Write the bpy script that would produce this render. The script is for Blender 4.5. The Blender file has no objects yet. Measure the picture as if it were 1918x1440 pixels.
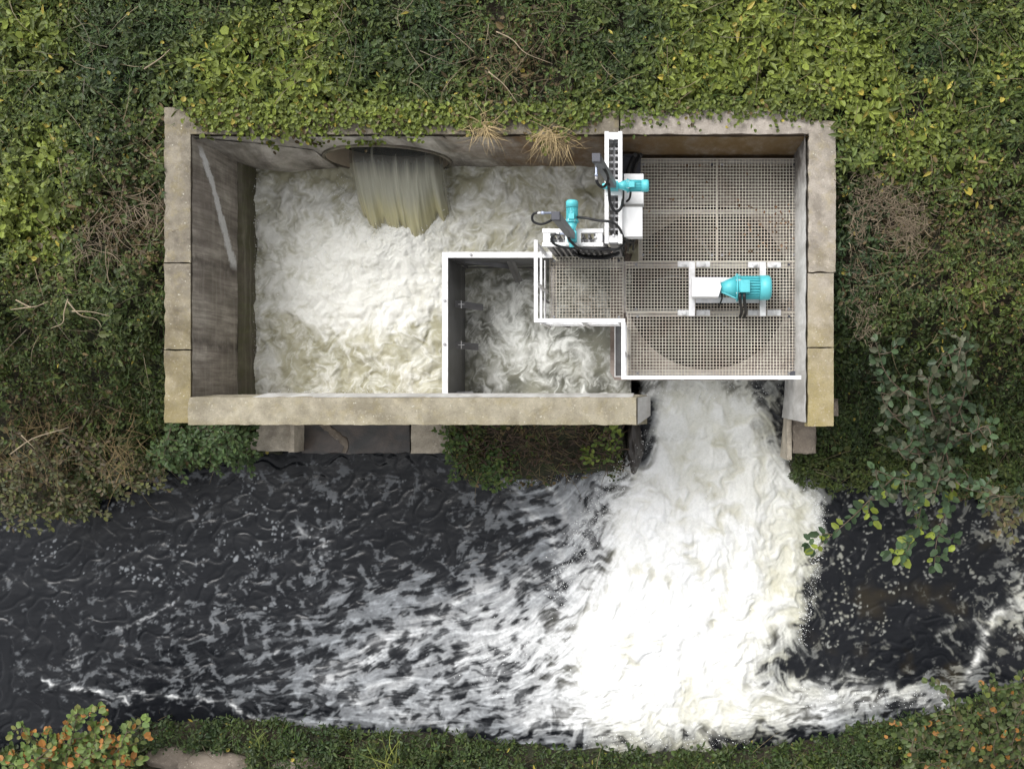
import bpy, bmesh, math, random
import numpy as np
from mathutils import Vector, Matrix
random.seed(7); RS=np.random.RandomState(11)
sc=bpy.context.scene
C=sc.collection
CAMH=12.0; F=1918.0; NU,NV=1250.0,735.0
def P(u,v,z=0.0):
    k=(CAMH-z)/F
    return Vector(((u-NU)*k,(NV-v)*k,z))
def PX(u,z=0.0): return (u-NU)*(CAMH-z)/F
def PY(v,z=0.0): return (NV-v)*(CAMH-z)/F
# ------------------------------------------------------------ tagging
def tag(o,label=None,cat=None,group=None,kind=None):
    if label: o['label']=label
    if cat: o['category']=cat
    if group: o['group']=group
    if kind: o['kind']=kind
    return o
def empty(name,loc=(0,0,0),rz=0.0):
    o=bpy.data.objects.new(name,None); C.objects.link(o); o.location=loc; o.rotation_euler=(0,0,rz)
    o.empty_display_size=0.1
    return o
# ------------------------------------------------------------ mesh builder
class MB:
    def __init__(s): s.v=[]; s.f=[]; s.sm=[]
    def add(s,vs,fs,smooth=False):
        b=len(s.v); s.v+= [tuple(p) for p in vs]
        for f in fs: s.f.append([b+i for i in f]); s.sm.append(smooth)
    def box(s,x0,x1,y0,y1,z0,z1,M=None):
        vs=[Vector(p) for p in ((x0,y0,z0),(x1,y0,z0),(x1,y1,z0),(x0,y1,z0),(x0,y0,z1),(x1,y0,z1),(x1,y1,z1),(x0,y1,z1))]
        if M is not None: vs=[M@p for p in vs]
        s.add(vs,[(0,3,2,1),(4,5,6,7),(0,1,5,4),(1,2,6,5),(2,3,7,6),(3,0,4,7)])
        return s
    def cbox(s,c,d,M=None): return s.box(c[0]-d[0]/2,c[0]+d[0]/2,c[1]-d[1]/2,c[1]+d[1]/2,c[2]-d[2]/2,c[2]+d[2]/2,M)
    def bar(s,p0,p1,w,h=None):
        p0=Vector(p0);p1=Vector(p1);h=h or w
        d=(p1-p0);L=d.length;d.normalize()
        up=Vector((0,0,1)) if abs(d.z)<0.95 else Vector((0,1,0))
        x=d.cross(up).normalized(); y=x.cross(d).normalized()
        vs=[]
        for q in (p0,p1):
            for a,b in ((-1,-1),(1,-1),(1,1),(-1,1)): vs.append(q+x*a*w/2+y*b*h/2)
        s.add(vs,[(3,2,1,0),(4,5,6,7),(0,1,5,4),(1,2,6,5),(2,3,7,6),(3,0,4,7)])
        return s
    def tube(s,pts,r,n=8,cap=True):
        pts=[Vector(p) for p in pts]; N=len(pts)
        rs=r if isinstance(r,(list,tuple)) else [r]*N
        vs=[];prev=None
        for i,p in enumerate(pts):
            d=(pts[min(i+1,N-1)]-pts[max(i-1,0)])
            if d.length<1e-9: d=Vector((0,0,1))
            d.normalize()
            if prev is None:
                a=Vector((0,0,1)) if abs(d.z)<0.9 else Vector((1,0,0))
                x=d.cross(a).normalized()
            else:
                x=prev-d*prev.dot(d)
                x=x.normalized() if x.length>1e-6 else d.orthogonal().normalized()
            prev=x; y=d.cross(x)
            for k in range(n):
                t=2*math.pi*k/n
                vs.append(p+(x*math.cos(t)+y*math.sin(t))*rs[i])
        fs=[]
        for i in range(N-1):
            for k in range(n):
                a=i*n+k;b=i*n+(k+1)%n
                fs.append((a,b,b+n,a+n))
        s.add(vs,fs,True)
        if cap:
            b=len(s.v)-len(vs)
            s.f.append([b+k for k in range(n)][::-1]); s.sm.append(False)
            s.f.append([b+(N-1)*n+k for k in range(n)]); s.sm.append(False)
        return s
    def build(s,name,mat,parent=None,bevel=0.0,seg=2):
        me=bpy.data.meshes.new(name); me.from_pydata([tuple(v) for v in s.v],[],s.f)
        me.polygons.foreach_set('use_smooth',s.sm)
        me.materials.append(mat); me.update()
        o=bpy.data.objects.new(name,me); C.objects.link(o)
        if parent: o.parent=parent
        if bevel>0:
            m=o.modifiers.new('Bevel','BEVEL'); m.width=bevel; m.segments=seg; m.limit_method='ANGLE'; m.angle_limit=math.radians(40)
        return o
def spline(pts,n=8):
    pts=[Vector(p) for p in pts]; out=[]
    Q=[pts[0]*2-pts[1]]+pts+[pts[-1]*2-pts[-2]]
    for i in range(1,len(Q)-2):
        for k in range(n):
            t=k/n
            out.append(0.5*((2*Q[i])+(Q[i+1]-Q[i-1])*t+(2*Q[i-1]-5*Q[i]+4*Q[i+1]-Q[i+2])*t*t+(-Q[i-1]+3*Q[i]-3*Q[i+1]+Q[i+2])*t**3))
    out.append(pts[-1]); return out
# ------------------------------------------------------------ numpy noise
_perm=np.concatenate([RS.permutation(512)]*3)
_g=RS.rand(512)*2*np.pi; _gx=np.cos(_g); _gy=np.sin(_g)
def perlin(x,y,seed=0):
    x=np.asarray(x,float)+seed*17.31; y=np.asarray(y,float)+seed*9.17
    xi=np.floor(x).astype(int); yi=np.floor(y).astype(int); xf=x-xi; yf=y-yi
    u=xf*xf*xf*(xf*(xf*6-15)+10); v=yf*yf*yf*(yf*(yf*6-15)+10)
    def g(ix,iy,fx,fy):
        h=_perm[_perm[ix&511]+(iy&511)]
        return _gx[h]*fx+_gy[h]*fy
    a=g(xi,yi,xf,yf); b=g(xi+1,yi,xf-1,yf); c=g(xi,yi+1,xf,yf-1); d=g(xi+1,yi+1,xf-1,yf-1)
    return ((a*(1-u)+b*u)*(1-v)+(c*(1-u)+d*u)*v)*1.45
def fbm(x,y,o=4,seed=0,gain=0.5):
    s=0;a=1;t=0
    for i in range(o):
        s=s+a*perlin(x*2**i,y*2**i,seed+i*3); t+=a; a*=gain
    return s/t
def ridged(x,y,o=4,seed=0,gain=0.55):
    s=0;a=1;t=0
    for i in range(o):
        s=s+a*(1-np.abs(perlin(x*2**i,y*2**i,seed+i*5))*2.0); t+=a; a*=gain
    return s/t
def worley(x,y,seed=0,jit=0.95):
    xi=np.floor(x).astype(int); yi=np.floor(y).astype(int)
    f1=np.full(x.shape,9.0); f2=np.full(x.shape,9.0); idd=np.zeros(x.shape)
    for dx in (-1,0,1):
        for dy in (-1,0,1):
            cx=xi+dx; cy=yi+dy
            h=_perm[_perm[(cx+seed*31)&511]+((cy+seed*57)&511)]
            h2=_perm[h+101]; h3=_perm[h2+77]
            px=cx+0.5+jit*(h/512.0-0.5); py=cy+0.5+jit*(h2/512.0-0.5)
            d=np.hypot(px-x,py-y)
            n=d<f1
            f2=np.where(n,f1,np.minimum(f2,d)); idd=np.where(n,h3/512.0,idd); f1=np.where(n,d,f1)
    return f1,f2,idd
def sstep(a,b,x):
    t=np.clip((x-a)/(b-a),0,1); return t*t*(3-2*t)
def rank01(a):
    q=np.sort(a.ravel()[::7]); return np.interp(a,q,np.linspace(0,1,q.size))
def bil(img,fx,fy):
    h,w=img.shape; fx=np.clip(fx,0,w-1.001); fy=np.clip(fy,0,h-1.001)
    x=fx.astype(int); y=fy.astype(int); a=fx-x; b=fy-y
    return (img[y,x]*(1-a)+img[y,x+1]*a)*(1-b)+(img[y+1,x]*(1-a)+img[y+1,x+1]*a)*b
def coarse(us,vs,grid,u,v):
    g=np.array(grid,float)
    fx=np.interp(u,us,np.arange(len(us))); fy=np.interp(v,vs,np.arange(len(vs)))
    return bil(g,fx,fy)
# ------------------------------------------------------------ materials
def new_mat(name):
    m=bpy.data.materials.new(name); m.use_nodes=True; nt=m.node_tree; nt.nodes.clear()
    out=nt.nodes.new('ShaderNodeOutputMaterial'); b=nt.nodes.new('ShaderNodeBsdfPrincipled')
    nt.links.new(b.outputs[0],out.inputs[0]); return m,nt,b,out
class NT:
    def __init__(s,nt): s.nt=nt
    def n(s,t,**k):
        x=s.nt.nodes.new(t)
        for a,b in k.items(): setattr(x,a,b)
        return x
    def l(s,a,b): s.nt.links.new(a,b)
    def coord(s,scale=(1,1,1),kind='Object'):
        t=s.n('ShaderNodeTexCoord'); m=s.n('ShaderNodeMapping'); s.l(t.outputs[kind],m.inputs[0]); m.inputs['Scale'].default_value=scale
        return m.outputs[0]
    def noise(s,vec,scale,detail=4,rough=0.55,dist=0.0):
        x=s.n('ShaderNodeTexNoise'); s.l(vec,x.inputs['Vector']); x.inputs['Scale'].default_value=scale
        x.inputs['Detail'].default_value=detail; x.inputs['Roughness'].default_value=rough; x.inputs['Distortion'].default_value=dist
        return x.outputs['Fac']
    def ramp(s,fac,stops):
        r=s.n('ShaderNodeValToRGB'); s.l(fac,r.inputs[0]); e=r.color_ramp.elements
        while len(e)<len(stops): e.new(0.5)
        for i,(p,c) in enumerate(stops):
            e[i].position=p; e[i].color=(c,c,c,1) if not hasattr(c,'__len__') else (*c,1)
        return r.outputs[0]
    def mix(s,fac,a,b,mode='MIX'):
        m=s.n('ShaderNodeMix',data_type='RGBA',blend_type=mode)
        for inp,val in ((m.inputs[0],fac),(m.inputs[6],a),(m.inputs[7],b)):
            if isinstance(val,(int,float)): inp.default_value=val
            elif isinstance(val,tuple): inp.default_value=(*val,1)
            else: s.l(val,inp)
        return m.outputs[2]
    def math(s,op,a,b=0.0,clamp=False):
        m=s.n('ShaderNodeMath',operation=op,use_clamp=clamp)
        for inp,val in ((m.inputs[0],a),(m.inputs[1],b)):
            if isinstance(val,(int,float)): inp.default_value=val
            else: s.l(val,inp)
        return m.outputs[0]
    def bump(s,h,bs,strength=0.3,dist=0.01):
        b=s.n('ShaderNodeBump'); b.inputs['Strength'].default_value=strength; b.inputs['Distance'].default_value=dist
        s.l(h,b.inputs['Height']); s.l(b.outputs[0],bs.inputs['Normal'])
def concrete(name,c0,c1,stain=(0.05,0.042,0.03),stain_amt=0.5,lichen=0.0,lich_grad=None,speck=True,vert=False,moss=0.0,streak=False):
    m,nt,b,out=new_mat(name); k=NT(nt); co=k.coord()
    n1=k.noise(co,2.3,7,0.68); n2=k.noise(co,9,5,0.65); n3=k.noise(co,55,3,0.6)
    col=k.mix(k.ramp(n1,[(0.35,0.0),(0.65,1.0)]),c0,c1)
    col=k.mix(k.ramp(n2,[(0.3,0.0),(0.75,0.55)]),col,tuple(x*0.62 for x in c0))
    sv=k.coord((1,1,0.25)) if vert else co
    st=k.ramp(k.noise(sv,3.2,6,0.62,0.4),[(0.42,0.0),(0.64,1.0)])
    col=k.mix(k.math('MULTIPLY',st,stain_amt),col,stain)
    if moss>0:
        mm=k.ramp(k.noise(co,2.4,5,0.6,0.3),[(0.42,0.0),(0.6,1.0)])
        col=k.mix(k.math('MULTIPLY',mm,moss),col,(0.07,0.075,0.02))
    if lichen>0:
        lm=k.ramp(k.noise(co,6,6,0.7),[(0.5,0.0),(0.64,1.0)])
        if lich_grad:
            t=k.n('ShaderNodeTexCoord'); sp=k.n('ShaderNodeSeparateXYZ'); k.l(t.outputs['Object'],sp.inputs[0])
            ax,a0,a1=lich_grad
            g=k.math('DIVIDE',k.math('SUBTRACT',sp.outputs[ax],a0),(a1-a0),True)
            lm2=k.ramp(k.math('ADD',k.math('MULTIPLY',g,0.62),k.math('MULTIPLY',k.noise(co,4,7,0.75),0.62)),[(0.48,0.0),(0.98,1.0)])
            lm=k.math('MAXIMUM',k.math('MULTIPLY',lm,0.35),lm2)
        col=k.mix(k.math('MULTIPLY',lm,lichen),col,(0.30,0.235,0.06))
    if speck:
        vo=k.n('ShaderNodeTexVoronoi'); k.l(co,vo.inputs['Vector']); vo.inputs['Scale'].default_value=21
        sp1=k.math('MULTIPLY',k.ramp(vo.outputs['Distance'],[(0.12,1.0),(0.22,0.0)]),k.ramp(k.noise(co,8,2),[(0.5,0.0),(0.62,0.75)]))
        col=k.mix(sp1,col,(0.5,0.48,0.4))
        col=k.mix(k.ramp(n3,[(0.54,0.0),(0.75,0.5)]),col,(0.1,0.085,0.06))
        col=k.mix(k.ramp(k.noise(co,20,4,0.7),[(0.56,0.0),(0.7,0.4)]),col,tuple(min(1,x*1.25) for x in c1))
    if streak:
        pass
    k.l(col,b.inputs['Base Color']); b.inputs['Roughness'].default_value=0.88
    h=k.math('ADD',k.math('MULTIPLY',n2,0.6),k.math('MULTIPLY',n3,0.5)); k.bump(h,b,0.7,0.012)
    return m
def simple(name,col,rough=0.5,metal=0.0,var=0.12,scale=12,dirt=None,dirt_amt=0.3,bump=0.0):
    m,nt,b,out=new_mat(name); k=NT(nt); co=k.coord()
    n=k.noise(co,scale,4,0.6)
    c=k.mix(k.ramp(n,[(0.3,0.0),(0.7,1.0)]),tuple(x*(1-var) for x in col),tuple(min(1,x*(1+var)) for x in col))
    if dirt: c=k.mix(k.math('MULTIPLY',k.ramp(k.noise(co,scale*0.45,6,0.7),[(0.48,0.0),(0.7,1.0)]),dirt_amt),c,dirt)
    k.l(c,b.inputs['Base Color']); b.inputs['Metallic'].default_value=metal
    k.l(k.ramp(n,[(0.2,max(0,rough-0.08)),(0.8,min(1,rough+0.1))]),b.inputs['Roughness'])
    if bump: k.bump(k.noise(co,scale*4,3),b,bump,0.004)
    return m
M={}
M['cope_left']=concrete('coping concrete left',(0.19,0.165,0.125),(0.31,0.275,0.215),(0.065,0.052,0.04),0.75,0.6,(1,2.2,-0.9))
M['cope_right']=concrete('coping concrete right',(0.32,0.285,0.24),(0.44,0.39,0.335),(0.13,0.11,0.085),0.65,0.72,(1,2.6,-0.4))
M['cope_bottom']=concrete('coping concrete river side',(0.29,0.26,0.19),(0.40,0.36,0.275),(0.13,0.11,0.075),0.6,0.5,(1,-0.1,-0.75))
M['cope_top']=concrete('coping concrete bank side',(0.33,0.29,0.25),(0.45,0.40,0.35),(0.11,0.09,0.07),0.65,0.0)
M['face_dark']=concrete('stained inner concrete',(0.15,0.125,0.10),(0.36,0.32,0.27),(0.035,0.028,0.02),0.8,0,None,False,True,0.35)
M['face_left']=concrete('left inner concrete',(0.27,0.24,0.205),(0.47,0.43,0.375),(0.085,0.068,0.058),0.65,0,None,False,True,0.12)
M['face_green']=concrete('algae concrete',(0.085,0.078,0.05),(0.16,0.15,0.095),(0.04,0.036,0.02),0.6,0,None,False,False,0.45)
M['face_rust']=concrete('rusty stained concrete',(0.26,0.15,0.05),(0.38,0.28,0.17),(0.045,0.028,0.014),0.8,0,None,False,True,0.3)
M['face_pale']=concrete('pale rendered concrete',(0.52,0.51,0.49),(0.72,0.71,0.69),(0.24,0.22,0.19),0.6,0,None,False,True)
M['lit_recess']=concrete('cream pipe lining',(0.60,0.50,0.38),(0.70,0.60,0.47),(0.4,0.3,0.2),0.3,0.0,None,False)  # cream tone paints in the light on the pipe's inner collar
M['slab']=concrete('old slab concrete',(0.50,0.44,0.35),(0.62,0.56,0.46),(0.09,0.075,0.06),0.5,0.0)
M['slab_wet']=concrete('wet dark slab',(0.03,0.03,0.03),(0.06,0.057,0.055),(0.17,0.125,0.10),0.35,0.0,None,False)
M['sediment']=concrete('sediment floor',(0.30,0.24,0.20),(0.50,0.43,0.40),(0.06,0.045,0.035),0.6,0.0,None,False)
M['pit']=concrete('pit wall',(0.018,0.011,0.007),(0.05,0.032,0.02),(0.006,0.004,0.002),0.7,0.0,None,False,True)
M['steel_white']=simple('bright stainless',(0.70,0.70,0.71),0.45,0.15,0.1,14,(0.38,0.35,0.32),0.5)
M['white']=simple('white paint',(0.78,0.78,0.78),0.42,0,0.04,9,(0.48,0.46,0.43),0.35)
M['steel']=simple('brushed steel',(0.34,0.34,0.35),0.45,0.55,0.2,9,(0.15,0.14,0.13),0.4)
M['steel_dark']=simple('dark sheet steel',(0.13,0.13,0.135),0.42,0.3,0.3,5,(0.045,0.042,0.04),0.6)
M['tube_grey']=simple('grey tube',(0.17,0.18,0.19),0.5,0.1,0.15,14)
M['cap_dark']=simple('dark cap',(0.06,0.062,0.075),0.5,0,0.2,14)
M['teal']=simple('teal paint',(0.10,0.50,0.55),0.38,0,0.06,14,(0.04,0.3,0.33),0.35)
M['rubber']=simple('black rubber',(0.012,0.012,0.013),0.5,0,0.3,30)
M['blue_grey']=simple('connector',(0.42,0.47,0.6),0.35,0.3,0.1,30)
M['grating']=simple('fibreglass grating',(0.64,0.60,0.51),0.6,0,0.15,3,(0.30,0.21,0.16),0.65)
M['beam']=simple('galvanised beam',(0.50,0.475,0.46),0.6,0.1,0.2,10,(0.25,0.17,0.13),0.6,0.2)
M['bark']=simple('bark',(0.10,0.075,0.05),0.85,0,0.3,20)
M['drytwig']=simple('dry twig',(0.30,0.24,0.16),0.85,0,0.25,10)
M['root']=simple('dark root',(0.07,0.045,0.03),0.85,0,0.4,14)
M['rock']=concrete('weathered stone',(0.20,0.165,0.13),(0.33,0.28,0.23),(0.07,0.055,0.04),0.5,0.0)
M['rock_wet']=concrete('wet rock',(0.035,0.03,0.027),(0.10,0.085,0.075),(0.012,0.01,0.01),0.6,0.0,None,False)
M['rock_wet'].node_tree.nodes['Principled BSDF'].inputs['Roughness'].default_value=0.35
M['slab_wet'].node_tree.nodes['Principled BSDF'].inputs['Roughness'].default_value=0.35
# left inner face gets a pale mineral streak running down from the corner
def add_streak(m,p0,p1,w0,w1,color):
    nt=m.node_tree;k=NT(nt);b=nt.nodes['Principled BSDF'];src=b.inputs['Base Color'].links[0].from_socket
    t=k.n('ShaderNodeTexCoord'); sp=k.n('ShaderNodeSeparateXYZ'); k.l(t.outputs['Object'],sp.inputs[0])
    # along = y, across measured in z
    tt=k.math('DIVIDE',k.math('SUBTRACT',sp.outputs[1],p0[0]),p1[0]-p0[0])
    zc=k.math('ADD',k.math('MULTIPLY',tt,p1[1]-p0[1]),p0[1])
    nz=k.math('MULTIPLY',k.math('SUBTRACT',k.noise(k.coord(),7,7,0.75),0.5),0.26)
    d=k.math('ABSOLUTE',k.math('ADD',k.math('SUBTRACT',sp.outputs[2],zc),nz))
    w=k.math('ADD',k.math('MULTIPLY',tt,w1-w0),w0)
    f=k.math('SUBTRACT',1.0,k.math('DIVIDE',d,w),True)
    f=k.ramp(f,[(0.0,0.0),(0.45,1.0)])
    ends=k.math('MULTIPLY',k.ramp(tt,[(0.0,0.0),(0.08,1.0)]),k.ramp(tt,[(0.93,1.0),(1.0,0.0)]))
    f=k.math('MULTIPLY',k.math('MULTIPLY',f,ends),k.ramp(k.noise(k.coord((1,3,3)),14,4,0.7),[(0.2,0.6),(0.6,0.95)]))
    k.l(k.mix(f,src,color),b.inputs['Base Color'])
def add_band(m,ys_,wd_,color,amt=0.8):
    nt=m.node_tree;k=NT(nt);b=nt.nodes['Principled BSDF']
    t=k.n('ShaderNodeTexCoord'); sp=k.n('ShaderNodeSeparateXYZ'); k.l(t.outputs['Object'],sp.inputs[0])
    nz=k.math('MULTIPLY',k.math('SUBTRACT',k.noise(k.coord((1,1,3)),3,5,0.7),0.5),0.22)
    for y0,w_ in ys_:
        src=b.inputs['Base Color'].links[0].from_socket
        d=k.math('DIVIDE',k.math('ABSOLUTE',k.math('ADD',k.math('SUBTRACT',sp.outputs[1],y0),nz)),w_)
        f=k.math('MULTIPLY',k.math('MULTIPLY',k.math('SUBTRACT',1.0,d,True),amt),k.ramp(k.noise(k.coord(),7,4,0.6),[(0.3,0.4),(0.6,1.0)]))
        k.l(k.mix(f,src,color),b.inputs['Base Color'])
add_band(M['face_left'],[(1.55,0.10),(0.58,0.12),(-0.2,0.35)],0,(0.035,0.026,0.02))
M['face_right']=concrete('pale right inner face',(0.54,0.53,0.51),(0.74,0.73,0.71),(0.26,0.24,0.21),0.55,0,None,False,True)
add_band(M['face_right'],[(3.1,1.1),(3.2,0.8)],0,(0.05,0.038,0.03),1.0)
def add_boards(m):
    nt=m.node_tree;k=NT(nt);b=nt.nodes['Principled BSDF'];src=b.inputs['Base Color'].links[0].from_socket
    f=k.ramp(k.noise(k.coord((0.3,9,0.5)),2.6,5,0.7),[(0.42,0.0),(0.62,0.55)])
    c=k.mix(f,src,(0.09,0.07,0.058))
    f2=k.ramp(k.noise(k.coord((6,0.35,7)),1.8,4,0.6),[(0.5,0.0),(0.66,0.4)])
    k.l(k.mix(k.math('MULTIPLY',f2,0.5),c,(0.42,0.39,0.34)),b.inputs['Base Color'])
add_boards(M['face_left']); add_boards(M['face_green'])
def add_xgrad(m,x0,x1,color,amt):
    nt=m.node_tree;k=NT(nt);b=nt.nodes['Principled BSDF'];src=b.inputs['Base Color'].links[0].from_socket
    t=k.n('ShaderNodeTexCoord'); sp=k.n('ShaderNodeSeparateXYZ'); k.l(t.outputs['Object'],sp.inputs[0])
    g=k.math('DIVIDE',k.math('SUBTRACT',k.math('ADD',sp.outputs[0],k.math('MULTIPLY',k.math('SUBTRACT',k.noise(k.coord(),2.5,6,0.7),0.5),2.2)),x0),(x1-x0),True)
    f=k.math('MULTIPLY',k.math('MULTIPLY',g,amt),k.ramp(k.noise(k.coord((1,1,0.4)),5,5,0.7),[(0.3,0.35),(0.6,1.0)]))
    k.l(k.mix(f,src,color),b.inputs['Base Color'])
M['headface']=concrete('bank side inner face',(0.34,0.31,0.27),(0.60,0.57,0.52),(0.05,0.04,0.03),0.85,0,None,False,True,0.15)
add_xgrad(M['headface'],-2.6,-1.8,(0.17,0.09,0.028),0.85)
add_xgrad(M['headface'],-1.0,0.3,(0.13,0.078,0.022),0.9)
add_xgrad(M['headface'],-4.8,-5.6,(0.06,0.05,0.04),0.85)
add_streak(M['face_left'],(2.95,-0.15),(1.55,-1.15),0.06,0.15,(0.62,0.62,0.62))
# vertex-colour materials
def attr_mat(name,rough=0.5,transl=0.0,spec=0.4,fine=0.0):
    m,nt,b,out=new_mat(name); k=NT(nt)
    a=k.n('ShaderNodeVertexColor'); a.layer_name='Col'
    col=a.outputs['Color']
    if fine>0:
        col=k.mix(k.ramp(k.noise(k.coord(),70,3,0.6),[(0.3,0.0),(0.7,fine)]),col,k.mix(1.0,col,(0.55,0.55,0.5),'MULTIPLY'))
    k.l(col,b.inputs['Base Color']); b.inputs['Roughness'].default_value=rough
    b.inputs['Specular IOR Level'].default_value=spec
    if transl>0:
        tr=k.n('ShaderNodeBsdfTranslucent'); k.l(col,tr.inputs['Color']); ms=k.n('ShaderNodeMixShader'); ms.inputs[0].default_value=transl
        k.l(b.outputs[0],ms.inputs[1]); k.l(tr.outputs[0],ms.inputs[2]); k.l(ms.outputs[0],out.inputs[0])
    return m
M['leaf']=attr_mat('leaf',0.5,0.2,0.35)
M['dry']=attr_mat('dry stalks',0.8,0.15,0.2)
def water_mat(name,fine=1.0,bs_=0.3):
    m,nt,b,out=new_mat(name); k=NT(nt)
    a=k.n('ShaderNodeVertexColor'); a.layer_name='Col'
    co=k.coord()
    fo=a.outputs['Alpha']
    n=k.noise(co,28,5,0.65,0.6)
    n2=k.noise(k.coord((1,1,1)),75,3,0.6)
    col=k.mix(k.math('MULTIPLY',k.ramp(n,[(0.35,0.5),(0.6,0.0)]),k.math('MULTIPLY',fo,0.6*fine)),a.outputs['Color'],k.mix(1.0,a.outputs['Color'],(0.62,0.63,0.6),'MULTIPLY'))
    k.l(col,b.inputs['Base Color'])
    k.l(k.ramp(fo,[(0.05,0.13),(0.6,0.75)]),b.inputs['Roughness']); b.inputs['IOR'].default_value=1.33
    k.bump(k.math('ADD',k.math('MULTIPLY',k.noise(co,9,4,0.6,1.2),1.0),k.math('MULTIPLY',n2,0.25)),b,bs_,0.02)
    return m
M['water']=water_mat('river water',1.0,0.16)
M['pool']=water_mat('pool water',0.7,0.16)
m,nt,b,out=new_mat('soil'); k=NT(nt); co=k.coord()
n=k.noise(co,2.2,6,0.65); n2=k.noise(co,22,5,0.7)
col=k.mix(k.ramp(n,[(0.35,0.0),(0.65,1.0)]),(0.030,0.022,0.014),(0.022,0.032,0.011))
col=k.mix(k.ramp(n2,[(0.45,0.0),(0.7,0.7)]),col,(0.07,0.052,0.034))
k.l(col,b.inputs['Base Color']); b.inputs['Roughness'].default_value=0.95; k.bump(n2,b,1.0,0.04); M['soil']=m
# ------------------------------------------------------------ dimensions of the chamber
XL0,XL1=PX(307),PX(357)            # left wall top
XR0,XR1=PX(1513),PX(1562)          # right wall top
YT0,YT1=PY(252),PY(205)            # bank-side wall (inner, outer)
YB0,YB1=PY(744),PY(796)            # river-side wall (inner, outer)
ZP=-1.62                            # pool level
ZB=-1.86                            # inner basin level
ZD=-0.90                            # deck top
ZR=-3.0                             # river level
# river banks as world curves at river level
nb=[(-900,985),(-300,975),(0,950),(150,962),(250,900),(340,862),(560,850),(840,850),(900,893),(1000,896),(1100,888),(1215,884),(1475,884),(1530,905),(1620,902),(1750,908),(1918,940),(2300,950),(3000,950)]
sb=[(-900,1420),(0,1402),(200,1392),(270,1350),(480,1348),(600,1362),(870,1378),(1000,1396),(1200,1408),(1400,1400),(1560,1378),(1640,1352),(1780,1325),(1860,1290),(1918,1270),(2300,1250),(3000,1250)]
nbx=[PX(u,ZR) for u,_ in nb]; nby=[PY(v,ZR) for _,v in nb]
sbx=[PX(u,ZR) for u,_ in sb]; sby=[PY(v,ZR) for _,v in sb]
def yN(x): return np.interp(x,nbx,nby)
def yS(x): return np.interp(x,sbx,sby)
def terr(x,y):
    x=np.asarray(x,float);y=np.asarray(y,float)
    nz=fbm(x*0.8,y*0.8,4,3)*0.22
    north=-0.22+nz*0.5+np.clip(y-3.3,0,8)*0.10
    slope=-0.42-2.30*sstep(1.3,-1.1,y)+nz
    z=np.where(y>1.6,np.where(y>3.0,north,north+(slope-north)*sstep(3.0,2.0,y)),slope)
    south=-2.72+nz*0.8+np.clip(yS(x)-y,0,3)*0.18
    ymid=(yN(x)+yS(x))/2
    z=np.where(y<ymid,south,z)
    jit=fbm(x*2.2,y*2.2,3,9)*0.10
    inside=np.minimum(yN(x)-y+jit,y-yS(x)+jit)
    rv=sstep(-0.10,0.16,inside)
    z=z*(1-rv)+(-3.9)*rv
    # chamber footprint and outlet channel
    dx=np.minimum(x-(XL0+0.07),(XR1-0.06)-x); dy=np.minimum(y-(YB1+0.09),(YT1-0.07)-y)
    ch=sstep(0,0.09,np.minimum(dx,dy))
    cx=np.minimum(x-(-0.62),1.80-x); cch=sstep(0,0.14,np.minimum(cx+0.10*fbm(x*3,y*3,2,5),np.minimum(y+1.6,0.6-y)))
    c=np.maximum(ch,cch)
    z=z*(1-c)+(-4.2)*c
    sl=(x>PX(487,-2.15))&(x<PX(838,-2.45))&(y<-0.12)&(y>-1.3)
    return np.where(sl,np.minimum(z,-3.6),z)
def geo_axis(lo,hi,step,far,growth=1.25):
    mid=list(np.arange(lo,hi+step*0.5,step)); a=[];d=step;x=lo
    while x>-far: d=min(d*growth,far/6);x-=d;a.append(x)
    b=[];d=step;x=mid[-1]
    while x<far: d=min(d*growth,far/6);x+=d;b.append(x)
    return np.array(a[::-1]+mid+b)
def grid_obj(name,xs,ys,Z,mat,col=None,mask=None):
    nx,ny=len(xs),len(ys)
    X,Y=np.meshgrid(xs,ys)
    co=np.stack([X,Y,Z],-1).reshape(-1,3)
    i=np.arange(nx-1);j=np.arange(ny-1);I,J=np.meshgrid(i,j)
    a=(J*nx+I).ravel(); fq=np.stack([a,a+1,a+1+nx,a+nx],-1)
    if mask is not None:
        mk=mask.ravel(); keep=mk[fq].any(1); fq=fq[keep]
    return np_mesh(name,co,fq,mat,None if col is None else col.reshape(-1,4),True)
def np_mesh(name,co,faces,mat,col=None,smooth=False,parent=None):
    me=bpy.data.meshes.new(name); n=len(co); nf=len(faces); k=faces.shape[1]
    me.vertices.add(n); me.vertices.foreach_set('co',np.ascontiguousarray(co,dtype=np.float32).ravel())
    me.loops.add(nf*k); me.loops.foreach_set('vertex_index',np.ascontiguousarray(faces,dtype=np.int32).ravel())
    me.polygons.add(nf); me.polygons.foreach_set('loop_start',np.arange(0,nf*k,k,dtype=np.int32)); 
    me.polygons.foreach_set('use_smooth',np.full(nf,smooth,dtype=bool))
    me.update(calc_edges=True)
    if col is not None:
        at=me.color_attributes.new('Col','FLOAT_COLOR','POINT'); at.data.foreach_set('color',np.ascontiguousarray(col,dtype=np.float32).ravel())
    me.materials.append(mat)
    o=bpy.data.objects.new(name,me); C.objects.link(o)
    if parent: o.parent=parent
    return o
# ground
xs=geo_axis(-9.5,5.8,0.05,70,1.3); ys=geo_axis(-6.6,6.0,0.05,70,1.3)
X,Y=np.meshgrid(xs,ys)
tag(grid_obj('ground',xs,ys,terr(X,Y)+fbm(X*6,Y*6,3,21)*0.03,M['soil']),kind='structure')
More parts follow.
